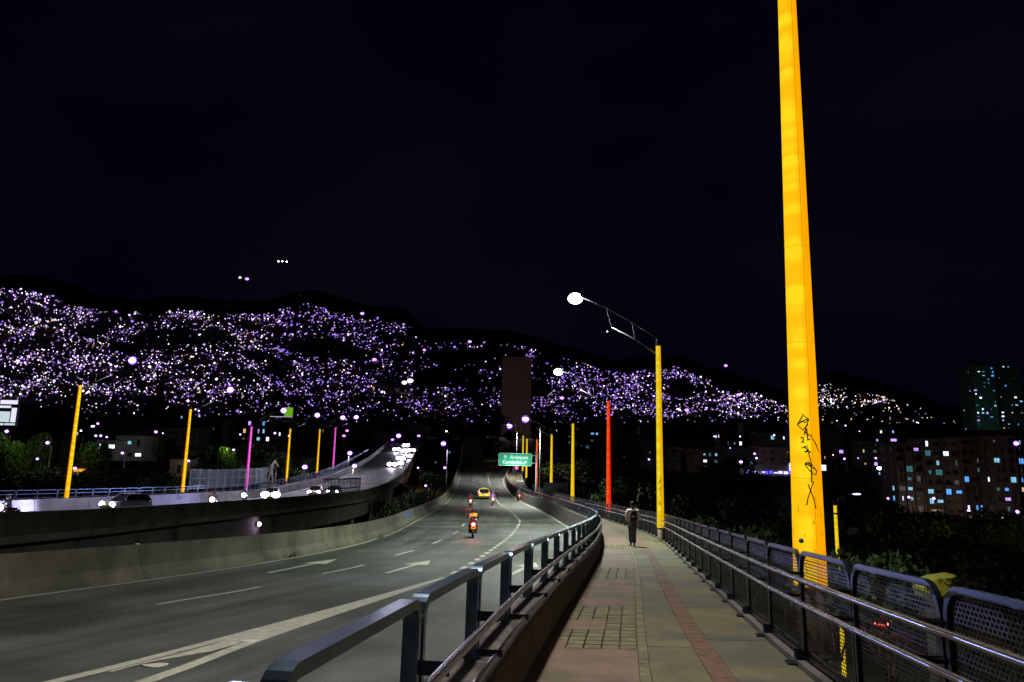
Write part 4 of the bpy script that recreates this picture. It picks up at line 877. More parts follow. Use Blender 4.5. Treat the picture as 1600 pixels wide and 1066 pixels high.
# left viaduct traffic, towards the viewer
def NPp(px,Y,dz=0): 
    x=at(px,740,Y).x; return Vector((x,Y,H(Y)))
def heading(Y,X=NP): dx=(X(Y+2)-X(Y-2))/4; return math.pi-math.atan(dx)
silver=M('car_silver',(.35,.35,.38),.3,.5,.1,2); dk=M('car_dark',(.03,.035,.05),.25,.3,.1,2); brn=M('car_brown',(.22,.13,.09),.3,.3,.1,2); wht=M('car_white',(.6,.6,.62),.35,0,.05,2)
G1='cars on the left viaduct'
cr_=car(NPp(203,63.5),math.pi-rad(26),silver,'silver car with glaring headlights, nearest and leftmost car on the left viaduct',True,head,G1,power=9000,s=1.05,lc=(.6,.6,1),hs=.24)
p=NPp(20,50); motorbike(p,math.pi-rad(12),M('bike_orange',(.35,.06,.02),.4),'motorcycle at the far left edge of the picture with a white headlight',True,group='motorcycles on the left viaduct'); rider(p,math.pi-rad(12),M('dark_clothes',(.03,.03,.04),.8),M('pale_helmet',(.4,.35,.35),.3),'rider in dark clothes and pale helmet at the far left edge')
lamp_light(p+Vector((.6,-.8,.95)),500,(.85,.8,1),80,size=.1,aim=(.6,-1,-.1))
p=NPp(338,71); motorbike(p,math.pi+rad(8),M('bike_orange',(.35,.06,.02),.4),'motorcycle with a pinkish headlight right of the silver car',True,group='motorcycles on the left viaduct'); rider(p,math.pi+rad(8),M('brown_clothes',(.12,.05,.03),.8),M('dark_helmet2',(.04,.02,.03),.3),'rider in brown right of the silver car')
p=NPp(385.5,84); motorbike(p,math.pi+rad(8),darkm,'motorcycle with a blue white headlight below the nearer magenta pole',True,group='motorcycles on the left viaduct'); rider(p,math.pi+rad(8),M('dark_clothes',(.03,.03,.04),.8),M('dark_helmet2',(.04,.02,.03),.3),'dark rider below the nearer magenta pole')
car(NPp(428,94),math.pi+rad(10),dk,'dark car with the most dazzling blue white headlights on the left viaduct',True,EM('headlight_blue',(.85,.9,1),24),G1,power=26000,hs=.42,lc=(.38,.42,1))
car(NPp(495,105),math.pi+rad(6),brn,'brown car with pink white headlights left of the dark bar screen',True,headw,G1,power=2500,hs=.24)
car(NPp(524,107),math.pi+rad(4),dk,'dark car glimpsed through the dark bar screen',True,head,G1,power=3000,lc=(.5,.5,1),hs=.2)
names=['first','second','third','fourth','fifth','sixth','seventh','eighth']
for k,(px,py,Y,mt) in enumerate([(616,716,178,headw),(622,703,228,head),(629,713,196,head),(634,706,222,head),(640,712,205,head),(645,708,226,headw),(626,720,182,head),(636,700,246,head)]):
    car(Vector((at(px,py,Y).x,Y,H(Y))),math.pi+rad(-6),[dk,wht,silver,brn][k%4],['pink lit car leftmost in the far headlight cluster','car high on the left of the far headlight cluster','car in the middle of the far headlight cluster','car behind the middle of the far headlight cluster','car right of the middle in the far headlight cluster','pink lit car at the right end of the far headlight cluster','nearest low car of the far headlight cluster','farthest topmost car of the far headlight cluster'][k],True,mt,'cars in the far headlight cluster',power=1500,hs=.5)
# lamp post lamp with orange glow near screen, violet lamps over the viaduct
for (px,py,Y,l,m) in [(552,728,128,'violet lamp low over the left viaduct above the bar screen',violet_lamp),(545,708,135,'violet lamp beside the road fork left of the far cluster',violet_lamp),(612,687,260,'violet lamp behind the far headlight cluster, left',violet2),(621,681,262,'pale violet lamp on a short post above the far cluster',violet_lamp),(653,681,260,'violet lamp right above the far headlight cluster',violet2),(536,681,190,'violet lamp right of the far pink pole, lower',violet2),(541,673,190,'violet lamp right of the far pink pole, upper',violet2)]:
    x=at(px,py,Y).x; zb_=min(H(Y),at(px,py,Y).z-3); street_lamp((x,Y,zb_),at(px,py,Y).z-zb_,.01,1,l,m,.0026*Y if m is violet_lamp else .0019*Y,400 if Y<140 else 0,(1,.75,.5) if px==552 else (.8,.6,1),'small violet street lamps')
# purple lamp on the girder face
q=at(305.5,817,70); x=NP(70)+.5; Yg=70.
o=empty('bulkhead_lamp',(x,Yg,at(305.5,817,Yg).z),0,'round violet white bulkhead lamp on the girder face of the left viaduct','wall lamp')
px_=at(305.5,817,Yg); o.location=(px_.x,Yg,px_.z)
o.location.x=NP(Yg)-.1
b=MB(); b.sphere((.12,0,0),.20,12,8,0); b.build('lamp_glass',EM('bulkhead_glass',(1,.8,.95),6),o,True); b=MB(); b.box((-.05,0,0),(.2,.3,.3)); b.build('lamp_bracket',steel_d,o)
lamp_light(Vector(o.location)+Vector((.5,0,0)),60,(.8,.6,1),160,size=.15,aim=(-1,-.3,-.3))
#:CITY
glassd=M('window_dark',(.02,.025,.03),.2,0,.1,3); framem=M('window_frame',(.2,.2,.2),.6)
LW=[EM('win_blue',(.10,.35,.95),1.3),EM('win_cyan',(.25,.62,.85),1.0),EM('win_white',(.72,.85,1),1.8),EM('win_violet',(.5,.32,1),1.5),EM('win_warm',(1,.62,.32),.8),EM('win_dimteal',(.06,.20,.24),.7),EM('win_dim',(.10,.09,.09),.7)]
WM={}
def winmesh(w,h,k):
    key=(round(w,1),round(h,1),k)
    if key in WM: return WM[key]
    b=MB(); f_=.07
    b.box((0,0,h/2-f_/2),(w,.14,f_)); b.box((0,0,-h/2+f_/2),(w,.2,f_)); b.box((-w/2+f_/2,0,0),(f_,.14,h-2*f_)); b.box((w/2-f_/2,0,0),(f_,.14,h-2*f_)); b.box((0,0,0),(f_*.7,.1,h-2*f_))
    b.box((0,.04,0),(w-2*f_,.04,h-2*f_),1); me=b.mesh('window',[framem,LW[k] if k>=0 else glassd]); WM[key]=me; return me
def building(px0,px1,ytop,Y,label,col,floors,cols,plit=.2,wts=(1,2,3,1,1,2,2),depth=None,rot=0,roof='flat',group=None,ww=.5,wh=.45,cat='building',zb=None,fl=None,ribs=0,name='building',ybase=None,bal=False):
    a=at(px0,ytop,Y); c=at(px1,ytop,Y); w=c.x-a.x; zt=a.z; xc=(a.x+c.x)/2; g0=ground(xc,Y)-1.5 if zb is None else zb
    if ybase: g0=at((px0+px1)/2,ybase,Y).z
    g0=min(g0,zt-2.5); h=zt-g0; depth=depth or w*.8
    r=empty(name,(xc,Y+depth/2,g0),rot,label,cat,group)
    b=MB(); b.box((0,0,h/2),(w,depth,h)); b.box((0,0,h+.15),(w+.3,depth+.3,.3)); b.build('wall',col,r)
    if roof=='tin':
        b=MB(); b.add([(-w/2-.4,-depth/2-.5,h+.32),(w/2+.4,-depth/2-.5,h+.32),(w/2+.4,depth/2+.4,h+1.2),(-w/2-.4,depth/2+.4,h+1.2),(-w/2-.4,depth/2+.4,h+.32),(w/2+.4,depth/2+.4,h+.32)],[(0,1,2,3),(0,3,4),(1,5,2),(3,2,5,4),(0,4,5,1)]); b.build('roof',M('tin_roof',(.12,.11,.11),.6,.3,.3,1),r)
    elif roof=='tank':
        b=MB(); b.box((w*.2,0,h+1.3),(w*.25,depth*.3,2)); b.tube([(-w*.2,0,h+.3),(-w*.2,0,h+1.8)],.8,10); b.build('roof_tank',col,r)
    for i in range(ribs+1 if ribs else 0):
        b=MB(); b.box((-w/2+w*i/ribs,-depth/2-.35,h/2),(w*.035,.7,h)); b.build('facade_rib',col,r)
    fh=h/floors if fl is None else fl; top=h
    for j in range(floors):
        z=top-fh*(j+.5)
        if z<1: break
        if bal and j<floors:
            b=None
        for i in range(cols):
            x=-w/2+w*(i+.5)/cols
            lit=random.random()<plit; k=random.choices(range(7),wts)[0] if lit else -1
            wd=w/cols*ww*random.choice((.35,.6,.9,1.2,1.4)); hh=fh*wh*random.choice((.7,1,1.25)); x+=random.uniform(-.12,.12)*w/cols
            link('window',winmesh(wd,hh,k),r,Matrix.Translation((x,-depth/2-.03,z)))
            if bal and i%2==0:
                key=('bal',round(wd,1))
                if key not in WM:
                    q=MB(); q.box((0,-.5,0),(wd*1.5,1.,.12)); q.box((0,-.97,.5),(wd*1.5,.05,.05))
                    for t in range(7): q.box((-wd*.75+wd*1.5*t/6,-.97,.27),(.04,.04,.5))
                    WM[key]=q.mesh('balcony',M('balcony_grey',(.12,.12,.12),.8))
                link('balcony',WM[key],r,Matrix.Translation((x,-depth/2,z-hh*.62)))
    if cols>1 and depth>6 and xc>60:   # side towards the road
        for j in range(floors):
            z=top-fh*(j+.5)
            if z<1: break
            for i in range(2):
                k=random.choices(range(7),wts)[0] if random.random()<plit*.6 else -1
                link('window',winmesh(w/cols*ww*.7,fh*wh,k),r,Matrix.Translation((-w/2-.03,-depth/4+depth/2*i,z))@Matrix.Rotation(rad(90),4,'Z'))
    return r
brown=M('wall_brown',(.15,.125,.115),.9,0,.3,.4); grey=M('wall_grey',(.25,.24,.22),.9,0,.3,.3); cream=M('wall_cream',(.38,.34,.27),.9,0,.25,.3); bwhite=M('wall_white',(.55,.54,.55),.85,0,.15,.4); dkw=M('wall_dark',(.12,.11,.12),.9,0,.3,.3); teal=M('wall_teal',(.08,.11,.10),.9,0,.3,.3); towb=M('tower_brown',(.22,.175,.15),.9,0,.15,.3)
building(786,830,558,560,'tall dark brown tower with unlit ribbed face standing alone in the centre',towb,26,5,0,ww=.3,wh=.2,ribs=5,zb=25,roof='none',name='tower')
building(1518,1553,572,430,'tall apartment tower with scattered lit windows, left one of the pair at far right',teal,17,5,.34,(3,3,4,2,.3,3,1),ww=.42,wh=.42,ribs=0,roof='tank',ybase=672,name='tower',depth=14)
building(1556,1593,570,438,'tall apartment tower with scattered lit windows, right one of the pair at far right',teal,17,5,.26,(3,3,4,2,.6,3,2),ww=.42,wh=.42,roof='tank',ybase=672,name='tower',depth=14)
building(1594,1640,600,460,'dim apartment tower cut by the right edge of the picture',dkw,14,5,.25,ybase=690,name='tower',depth=14)
wt=(4,4,2.5,.8,.7,5,4)
building(1398,1438,694,215,'narrow apartment block left of the big blocks, behind the dark trees',brown,9,3,.38,wt,ww=.55,wh=.5,ribs=3,ybase=838,depth=9,name='apartment_block',fl=2.8,bal=True)
building(1441,1497,686,222,'apartment block with blue lit windows in the middle of the big blocks',brown,10,4,.38,wt,ww=.55,wh=.5,ribs=2,ybase=850,depth=9,name='apartment_block',fl=2.8,bal=True)
building(1499,1545,684,228,'apartment block with blue lit windows right of the middle block',M('wall_redbrown',(.17,.11,.10),.9,0,.3,.4),10,4,.38,wt,ww=.55,wh=.5,ribs=2,ybase=830,depth=9,name='apartment_block',fl=2.8,bal=True)
building(1547,1582,682,220,'apartment block with a warm lit window second from the right edge',brown,10,3,.38,wt,ww=.6,wh=.5,ribs=3,ybase=845,depth=9,name='apartment_block',fl=2.8,bal=True)
building(1584,1640,684,224,'apartment block cut by the right edge of the picture with a bright window',dkw,10,4,.38,wt,ww=.6,wh=.5,ribs=2,ybase=850,depth=9,name='apartment_block',fl=2.8,bal=True)
building(1380,1400,668,330,'low block with two rows of glaring white windows above the left apartment block',dkw,7,2,.7,(1,2,5,3,0,1,0),ww=.8,wh=.35,ybase=760,depth=8)
building(1316,1345,662,380,'pale grey windowless tower block beside the nearest pole',M('wall_bluegrey',(.2,.24,.33),.9,0,.2,.3),6,3,.12,ww=.2,ybase=700,depth=9)
# mid distance right of centre
mid=[(1073,1097,703,240,'plain reddish brown house end wall below the lights',brown,3,2,.0,738),(1097,1122,705,243,'brown house with two lit windows and a blue one',brown,3,3,.5,736),(1040,1072,700,262,'dim brown building left of the reddish end wall',brown,4,4,.15,735),(1000,1029,690,300,'dark house left of the second yellow pole',dkw,4,3,.15,735),(960,1000,680,330,'dark block behind the red pole, with few lights',dkw,4,4,.12,720),
 (905,945,672,340,'long dark building between the yellow and red poles',brown,4,5,.12,715),(860,893,668,360,'low dark building with a warm window left of the yellow pole',dkw,4,5,.2,705),(1125,1160,676,380,'dark rooftop building with a lit eave, middle right',dkw,4,4,.2,720),(1160,1182,662,420,'square dark block just below the hill lights',M('wall_bluegrey',(.2,.24,.33)),4,2,.1,690),(1186,1236,678,330,'long building with a pale lit roof edge left of the nearest pole',brown,3,6,.15,712),
 (1188,1238,700,270,'dark red building with a cyan window left of the nearest pole',M('wall_redbrown',(.17,.11,.10)),3,4,.3,735),(1130,1180,700,300,'dark house row behind the leafy street, middle right',dkw,3,5,.12,728),(1290,1318,672,350,'dark building with a small white window right of the nearest pole',dkw,5,3,.2,720),(1345,1380,690,320,'dark building behind the two small street lamps',dkw,4,4,.15,730),(1000,1040,668,420,'dim rooftop building with an orange eave above the yellow pole',brown,3,4,.1,700)]
for (a,c,t,Y,l,m,f,cl,pl,yb) in mid: building(a,c,t,Y,l,m,f,cl,pl,ybase=yb,depth=9,roof='tin' if (a//7)%2 else 'flat',group='mid distance buildings on the right')
# left neighbourhood
leftb=[(168,312,668,215,'long grey building with a row of dark windows behind the amber poles',grey,3,9,.02,700),(150,182,690,190,'white lit house front left part with a blue window',bwhite,2,2,.5,716),(182,226,682,195,'white lit house front with a bright square window',bwhite,2,3,.3,716),(266,296,720,150,'small white house with dark windows behind the second amber pole',bwhite,1,3,.0,742),(284,312,706,165,'small lit terrace house right of the second amber pole',cream,2,2,.3,742),
 (100,135,727,150,'low house with a glowing orange awning right of the first amber pole',grey,1,3,.0,742),(40,84,732,140,'low dark house with one orange lit corner',brown,1,3,.15,756),(0,38,716,150,'low brown house at the left edge below the billboard',brown,2,3,.1,750),(350,373,700,200,'dark block behind the magenta pole',dkw,3,3,.1,735),(350,372,716,150,'tiny dark house with one square window left of the magenta pole',grey,1,1,.0,734),
 (372,424,655,300,'wide block with blue white windows beneath the green billboard',dkw,4,7,.45,700),(424,470,660,320,'dark block with two small lit windows under the green billboard',dkw,4,5,.2,705),(60,110,640,260,'dark shed row left of the first amber pole',brown,2,4,.05,672),(120,152,648,250,'dark house with a bright blue window right of the first amber pole',dkw,3,3,.4,680),(225,290,646,290,'dark broad block with a row of dim lights',dkw,3,7,.08,672),(310,350,655,290,'dark block with pale rooftop right of the second amber pole',grey,4,4,.1,690),
 (480,520,668,340,'dark office block with a lit sign left of centre',dkw,4,4,.2,705),(520,575,682,330,'dark low block behind the pink pole',brown,3,5,.15,712),(0,60,668,230,'dark wide house below the white billboard',dkw,3,5,.06,700),(655,700,716,230,'low lit shed row beyond the gap',brown,2,4,.25,735),(690,715,700,260,'dark low house right of the violet lamp',brown,2,3,.2,722),(722,760,672,380,'dark house mass beyond the crest of the near road',dkw,3,4,.06,705)]
for (a,c,t,Y,l,m,f,cl,pl,yb) in leftb: building(a,c,t,Y,l,m,f,cl,pl,ybase=yb+4,depth=8,roof='tin' if (a//9)%2 else 'flat',group='houses and blocks on the left')
b=MB(); q=at(120,736,147); b.box((0,0,0),(2.6,1.2,.12),R=Matrix.Rotation(.3,3,'X')); b.box((0,-.5,-.2),(2.6,.05,.3)); o=b.build('awning',EM('awning_glow',(1,.42,.03),.9)); o.location=(q.x,q.y,q.z+.2); tag(o,'glowing orange awning right of the first amber pole','awning')
q=at(1215,738,262); r=empty('lit_shop',q,0,'glaring blue white lit shopfront strip left of the nearest pole','shop'); sx_=-11
sw=EM('shop_blue_white',(.55,.5,1),2.0); sb=EM('shop_blue',(.10,.08,1),1.6); sd=EM('shop_dim',(.22,.2,.5),.6)
for k in range(17):
    w=random.uniform(.5,1.9); h=random.uniform(.35,1.1); b=MB(); b.box((sx_+w/2,random.uniform(-.3,.3),random.uniform(-.35,.25)),(w,.2,h)); b.build('lit_panel',random.choice([sw,sw,sb,sb,sd]),r); sx_+=w+random.uniform(.05,.6)
b=MB(); b.box((5,.1,1.9),(1.5,.3,2.6)); b.build('lit_panel',sw,r); b=MB(); b.box((-1,.8,.6),(24,.4,4)); b.build('front_wall',M('wall_dark',(.12,.11,.12)),r)
b=MB(); q=at(1287,731,262); b.box((0,0,0),(1.6,.3,2.0)); o=b.build('lit_sign',EM('shop_blue_white',(.55,.5,1),2.2)); o.location=q; tag(o,'glaring white lit panel just right of the nearest pole','lit sign')
# billboards
def billboard(x0,x1,y0,y1,Y,label,panels,rot=0):
    a=at(x0,y0,Y);c=at(x1,y1,Y); w=c.x-a.x;h=a.z-c.z; xc=(a.x+c.x)/2; r=empty('billboard',(xc,Y,c.z),rot,label,'billboard')
    b=MB(); b.tube([(0,.4,0),(0,.4,ground(xc,Y)-c.z-1)],.35,10); b.build('mast',steel_d,r,True)
    b=MB(); b.box((0,.2,h/2),(w+.3,.3,h+.3)); b.build('board_frame',steel_d,r)
    for (u0_,u1_,v0,v1,m) in panels:
        b=MB(); b.box(((u0_+u1_)/2*w-w/2,0,(v0+v1)/2*h),((u1_-u0_)*w-.05,.06,(v1-v0)*h-.05)); b.build('board_panel',m,r)
wl_=EM('board_white',(.78,.74,.95),1.1); wl2=EM('board_pale',(.55,.68,.72),1.0); wd_=M('board_line',(.05,.03,.12),.6)
billboard(-40,23,624,665,120,'white lit billboard with a dark line pattern at the left edge of the picture',[(0,.74,.0,.08,wl_),(0,.86,.12,.55,wl2),(.88,1,.12,.70,wl_),(0,.86,.68,.78,wl_),(0,.5,.83,1,wl2),(.6,1,.83,1,wl_),(.76,1,0,.09,wl2)])
billboard(423,457,636,652,330,'wide billboard half grey and half green behind a street lamp',[(0,.62,.05,1,M('board_grey',(.10,.13,.13),.6)),(.62,1,.08,1,EM('board_green',(.22,.62,.02),.6)),(0,1,0,.05,EM('board_edge',(.8,.9,.9),.8))])
# distant small street lamps in the town
k=0
for (px,py,Y,s,l) in [(17,674,120,.25,'at the left edge before lit trees'),(81,692,120,.25,'over the pale fence line left of the first amber pole'),(65,717,110,.17,'low on the pale fence line'),(131,673,150,.14,'just right of the first amber pole'),(157,662,190,.25,'above the white lit house, highest'),(154,681,180,.25,'on the white house, left of three'),(162,681,180,.26,'on the white house, middle of three'),(171,683,180,.22,'on the white house, right of three'),(196,708,175,.30,'at the doorway of the white lit house'),(156,718,160,.18,'low at the foot of the white lit house'),
   (123,732,140,.28,'over the glowing orange awning'),(79,743,130,.2,'at the orange lit house corner'),(248,675,190,.32,'over the bright green tree, larger'),(258,677,200,.16,'over the bright green tree, smaller'),(309,640,240,.26,'beside the top of the second amber pole, left'),(314,642,240,.26,'beside the top of the second amber pole, right'),(300,720,150,.26,'on the small lit terrace house'),(370,703,150,.2,'left of the magenta pole over trees'),(356,717,150,.26,'in the dark left of the magenta pole'),(379,679,200,.2,'right beside the magenta pole'),
   (414,715,150,.24,'right of the magenta pole over trees'),(433,677,230,.3,'left of the amber pole after the magenta one'),(455,681,230,.26,'right of the amber pole after the magenta one'),(432,729,118,.2,'beside the leaning white statue'),(248,771,62,.0,''),(482,730,170,.5,'violet cluster between the amber poles'),
   (1017,718,260,.30,'just left of the second yellow pole'),(1119,682,300,.3,'high on the roofs in the middle right'),(1143,700,300,.22,'small one among the roofs middle right'),(1182,709,270,.36,'upper of a pair in the middle right'),(1185,716,270,.34,'lower of a pair in the middle right'),(1161,722,265,.55,'wide glare behind the leafy street'),(1173,735,255,.26,'on a white post in the middle right'),(1212,680,330,.34,'left of the nearest pole on the roof edge'),(1239,678,330,.34,'touching the nearest pole on the roof edge'),
   (1322,717,300,.36,'left one of two posts right of the nearest pole'),(1371,716,300,.38,'right one of two posts right of the nearest pole'),(1378,732,285,.8,'brightest white blue one near the apartments'),(1388,732,285,.36,'small one right of the brightest one'),(1345,674,370,.24,'above the two posts'),(1304,711,320,.24,'just right of the nearest pole'),(1343,716,320,.2,'between the two posts'),(1391,779,200,.3,'in the trees left of the apartments'),(1402,839,140,.28,'alone in the black trees on the right'),
   (1508,610,700,.9,'pair of white lamps left of the towers'),(1506,653,520,.5,'single one below left of the towers'),(1424,777,190,.3,'at the foot of the left apartment block'),(1463,779,190,.34,'pink one at the foot of the middle block'),(1518,798,180,.32,'blue violet one inside the trees'),(1592,693,210,.6,'glaring one on the right block'),(1594,800,180,.4,'at the right edge in the trees'),
   (699,731,200,.3,'small one in the gap by the near road'),(670,759,150,.2,'low one under the left viaduct'),(657,731,190,.22,'tiny pinkish one in the gap'),(700,674,300,.3,'white one left of the tower foot')]:
    if s==0: continue
    p=at(px,py,Y); zb_=max(ground(p.x,Y)-.5,p.z-9); zb_=min(zb_,p.z-2)
    street_lamp((p.x,Y,zb_),p.z-zb_,.5,random.choice((-1,1)) if 0 else -1,'small violet white street lamp '+l,white_lamp if px in(1378,131,700,1508,1506) else violet_lamp,s,0,group='small street lamps of the town',r=.08)
# lit post pairs white
for (px,y0,y1,Y,l) in [(1319,719,734,300,'left'),(1367,718,732,300,'right')]: pass
# town point lights: some at those lamps, others added without fixtures to light facades
for (px,py,Y,e,c) in [(17,676,116,700,(.8,1,.5)),(45,690,112,900,(.8,1,.5)),(81,696,116,500,(.8,1,.5)),(135,682,140,900,(.6,1,.5)),(196,706,172,900,(.85,.75,1)),(160,700,170,300,(.9,.8,1)),(248,682,180,1100,(.85,1,.3)),(120,734,140,500,(1,.6,.3)),(300,722,146,500,(1,.7,.45)),(355,700,140,800,(.7,1,.4)),(414,718,140,600,(.5,1,.6)),(240,690,185,400,(1,.85,.7)),
    (1178,716,250,500,(1,.85,.8)),(1161,722,252,400,(.9,.8,1)),(1100,735,225,260,(1,.6,.5)),(1378,735,270,1500,(.8,.9,1)),(1320,722,285,500,(1,.9,.7)),(1210,690,250,400,(1,.8,.8)),(1463,815,205,800,(1,.75,.55)),(1410,815,200,500,(1,.75,.55)),(1572,810,205,900,(1,.75,.55)),(1480,835,150,350,(1,.75,.6)),(1560,845,110,300,(1,.8,.2)),(1587,850,90,700,(1,.6,.1)),(660,745,185,300,(1,.6,.3)),(805,640,470,17000,(1,.72,.62)),(1525,660,400,2500,(.35,1,.75)),(1575,660,400,1500,(.5,1,.85)),(770,700,250,200,(1,.8,.5))]:
    if px<420: e*=.17
    p=at(px,py,Y); L=bpy.data.lights.new('town_glow','POINT'); L.energy=e; L.color=c; L.shadow_soft_size=.4; o=bpy.data.objects.new('town_glow',L); COL.objects.link(o); o.location=p
# ------------------------------------------------------------------ trees
def crown_mesh(seed,n,leaf,mats):
    rd=random.Random(seed); b=MB(); lobes=[(Vector((rd.uniform(-.55,.55),rd.uniform(-.55,.55),rd.uniform(-.25,.45))),rd.uniform(.28,.5)) for _ in range(11)]
    for i in range(n):
        c,r_=rd.choice(lobes); d=Vector((rd.gauss(0,1),rd.gauss(0,1),rd.gauss(0,1))).normalized()*r_*rd.uniform(.55,1.05)**.5; p=c+d; p.z*=.8
        a=Vector((rd.gauss(0,1),rd.gauss(0,1),rd.gauss(0,.6))).normalized()*leaf; e=a.cross(Vector((rd.gauss(0,1),rd.gauss(0,1),rd.gauss(0,1)))).normalized()*leaf*.55
        b.add([p-a,p+e,p+a,p-e],[(0,1,2,3)],rd.choice((0,0,1)))
    return b.mesh('crown',mats)
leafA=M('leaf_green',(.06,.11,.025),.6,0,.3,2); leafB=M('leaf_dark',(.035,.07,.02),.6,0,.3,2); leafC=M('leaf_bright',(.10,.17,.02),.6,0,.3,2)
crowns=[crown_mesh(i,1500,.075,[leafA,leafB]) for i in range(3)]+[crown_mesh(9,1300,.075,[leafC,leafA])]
tb=MB(); tb.tube([(0,0,0),(.03,.02,.3),(-.02,0,.62)],[.05,.036,.024],8)
for a in range(5):
    t=a*1.26; tb.tube([(0,0,.45+.03*a),(.25*math.cos(t),.25*math.sin(t),.8),(.42*math.cos(t),.42*math.sin(t),1.05)],[.022,.014,.006],5)
trunk=tb.mesh('trunk',M('bark',(.10,.07,.05),.9,0,.3,8),True)
def tree(px,py,Y,wpx,label,kind=0,group='trees of the town',hp=None,name='tree'):
    p=at(px,py,Y); rc=wpx/2/FPX*Y; g0=ground(p.x,Y)-.3; h=max(p.z-g0,rc*.6)
    o=empty(name,(p.x,Y,p.z-h),random.uniform(0,6),label,'tree',group)
    link('trunk',trunk,o,Matrix.Diagonal((rc*1.6,rc*1.6,h*.8,1)))
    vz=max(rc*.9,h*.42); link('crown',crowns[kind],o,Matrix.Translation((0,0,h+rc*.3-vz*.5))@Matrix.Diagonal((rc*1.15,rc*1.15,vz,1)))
    return o
G2='trees on the left lit green by street lamps'
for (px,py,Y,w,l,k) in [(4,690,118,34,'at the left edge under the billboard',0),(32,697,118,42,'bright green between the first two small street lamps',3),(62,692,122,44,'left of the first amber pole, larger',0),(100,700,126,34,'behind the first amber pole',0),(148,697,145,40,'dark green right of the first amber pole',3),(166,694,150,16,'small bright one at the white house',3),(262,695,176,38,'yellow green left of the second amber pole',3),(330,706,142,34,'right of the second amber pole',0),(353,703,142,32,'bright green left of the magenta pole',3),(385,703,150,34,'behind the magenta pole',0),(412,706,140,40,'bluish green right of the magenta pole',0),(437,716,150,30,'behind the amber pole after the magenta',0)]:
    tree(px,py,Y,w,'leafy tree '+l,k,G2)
G3='dark trees of the town'
rd=random.Random(5); dl=[]
for i,(px,py,Y,w) in enumerate([(560,705,230,44),(590,700,260,40),(520,712,220,34),(650,700,280,44),(700,680,330,46),(735,668,360,44),(675,660,420,40),(760,690,300,40),(715,700,300,36),(470,705,230,40),(780,655,420,34),(800,680,330,36),(850,690,300,40),(880,700,260,44),(920,705,230,48),(880,735,160,54),(915,730,150,60),(965,725,150,66),(1000,745,140,60),(960,760,110,70),(1010,770,95,60),(1060,765,120,70),(1100,760,130,70),(1140,750,150,60),(1180,752,150,60),(1085,790,90,70),(1140,795,90,80),(1190,790,100,80),(1300,760,140,70),(1340,750,160,60),(1340,800,110,80),(1385,790,140,60),(1400,820,120,80),(1440,822,120,90),(1490,822,130,100),(1540,812,130,80),(1590,825,120,80),(1350,850,80,90),(1420,865,75,110),(1500,870,70,120),(1570,885,60,120),(1290,820,100,70),(1220,830,80,80),(1170,845,70,90),(1100,825,75,80),(1380,900,45,120),(1300,890,50,110),(735,700,330,30),(60,745,115,60),(110,752,118,60),(170,742,125,60),(225,740,130,60),(200,755,112,60),(250,748,120,50),(330,738,135,50),(20,752,110,60),(460,740,150,40),(480,722,175,36),(545,728,190,30),(590,760,150,40),(625,765,140,44),(650,775,120,40),(680,745,170,44),(600,790,110,40),(690,720,220,30),(1150,720,240,50),(1110,735,215,40),(1420,700,330,20),(560,660,480,30),(610,668,430,34)]):
    dl.append((px,py,Y,w,i))
MARKS=[(20,'the white billboard'),(105,'the leftmost amber pole'),(190,'the white lit house'),(287,'the second amber pole'),(386,'the nearer magenta pole'),(450,'the amber pole past it'),(520,'the far pink pole'),(600,'the far headlight cluster'),(685,'the violet lamp in the gap'),(735,'the crest of the near road'),(805,'the green sign'),(895,'the yellow pole left of the red one'),(951,'the red pole'),(1031,'the second yellow pole'),(1090,'the brown end wall'),(1180,'the paired violet lamps'),(1264,'the nearest yellow pole'),(1306,'the slim lower pole'),(1345,'the twin white posts'),(1420,'the left apartment block'),(1470,'the middle apartment block'),(1520,'the right apartment block'),(1590,'the right edge blocks')]
grp={}
for t in dl: grp.setdefault(min(range(len(MARKS)),key=lambda k:abs(MARKS[k][0]-t[0])),[]).append(t)
ORD=['nearest','second nearest','third nearest','fourth nearest','fifth nearest','sixth nearest','seventh nearest','eighth nearest']
for k,ts in grp.items():
    ts.sort(key=lambda t:t[2])
    for n_,(px,py,Y,w,i) in enumerate(ts):
        tree(px,py,Y,w,('dark leafy tree standing near '+MARKS[k][1] if len(ts)==1 else ORD[n_]+' of the dark trees near '+MARKS[k][1]),i%3,G3)
# undergrowth of the valley
def bushes():
    b=MB(); rd=random.Random(3)
    for i in range(9000):
        X=rd.uniform(-120,140);Y_=rd.uniform(15,230); 
        if BL(Y_)-2<X<WR(min(Y_,210))+3: continue
        if LR(Y_)-2<X<NP(Y_)+1: continue
        z=ground(X,Y_)+rd.uniform(0,1.6); a=Vector((rd.gauss(0,1),rd.gauss(0,1),rd.gauss(0,1))).normalized()*.7; e=a.cross(Vector((0,.3,1))).normalized()*.45; p=Vector((X,Y_,z)); b.add([p-a,p+e,p+a,p-e],[(0,1,2,3)])
    o=b.build('undergrowth',leafB); tag(o,'dark scrub and undergrowth covering the valley floor below the bridges','undergrowth',None,'stuff')
bushes()
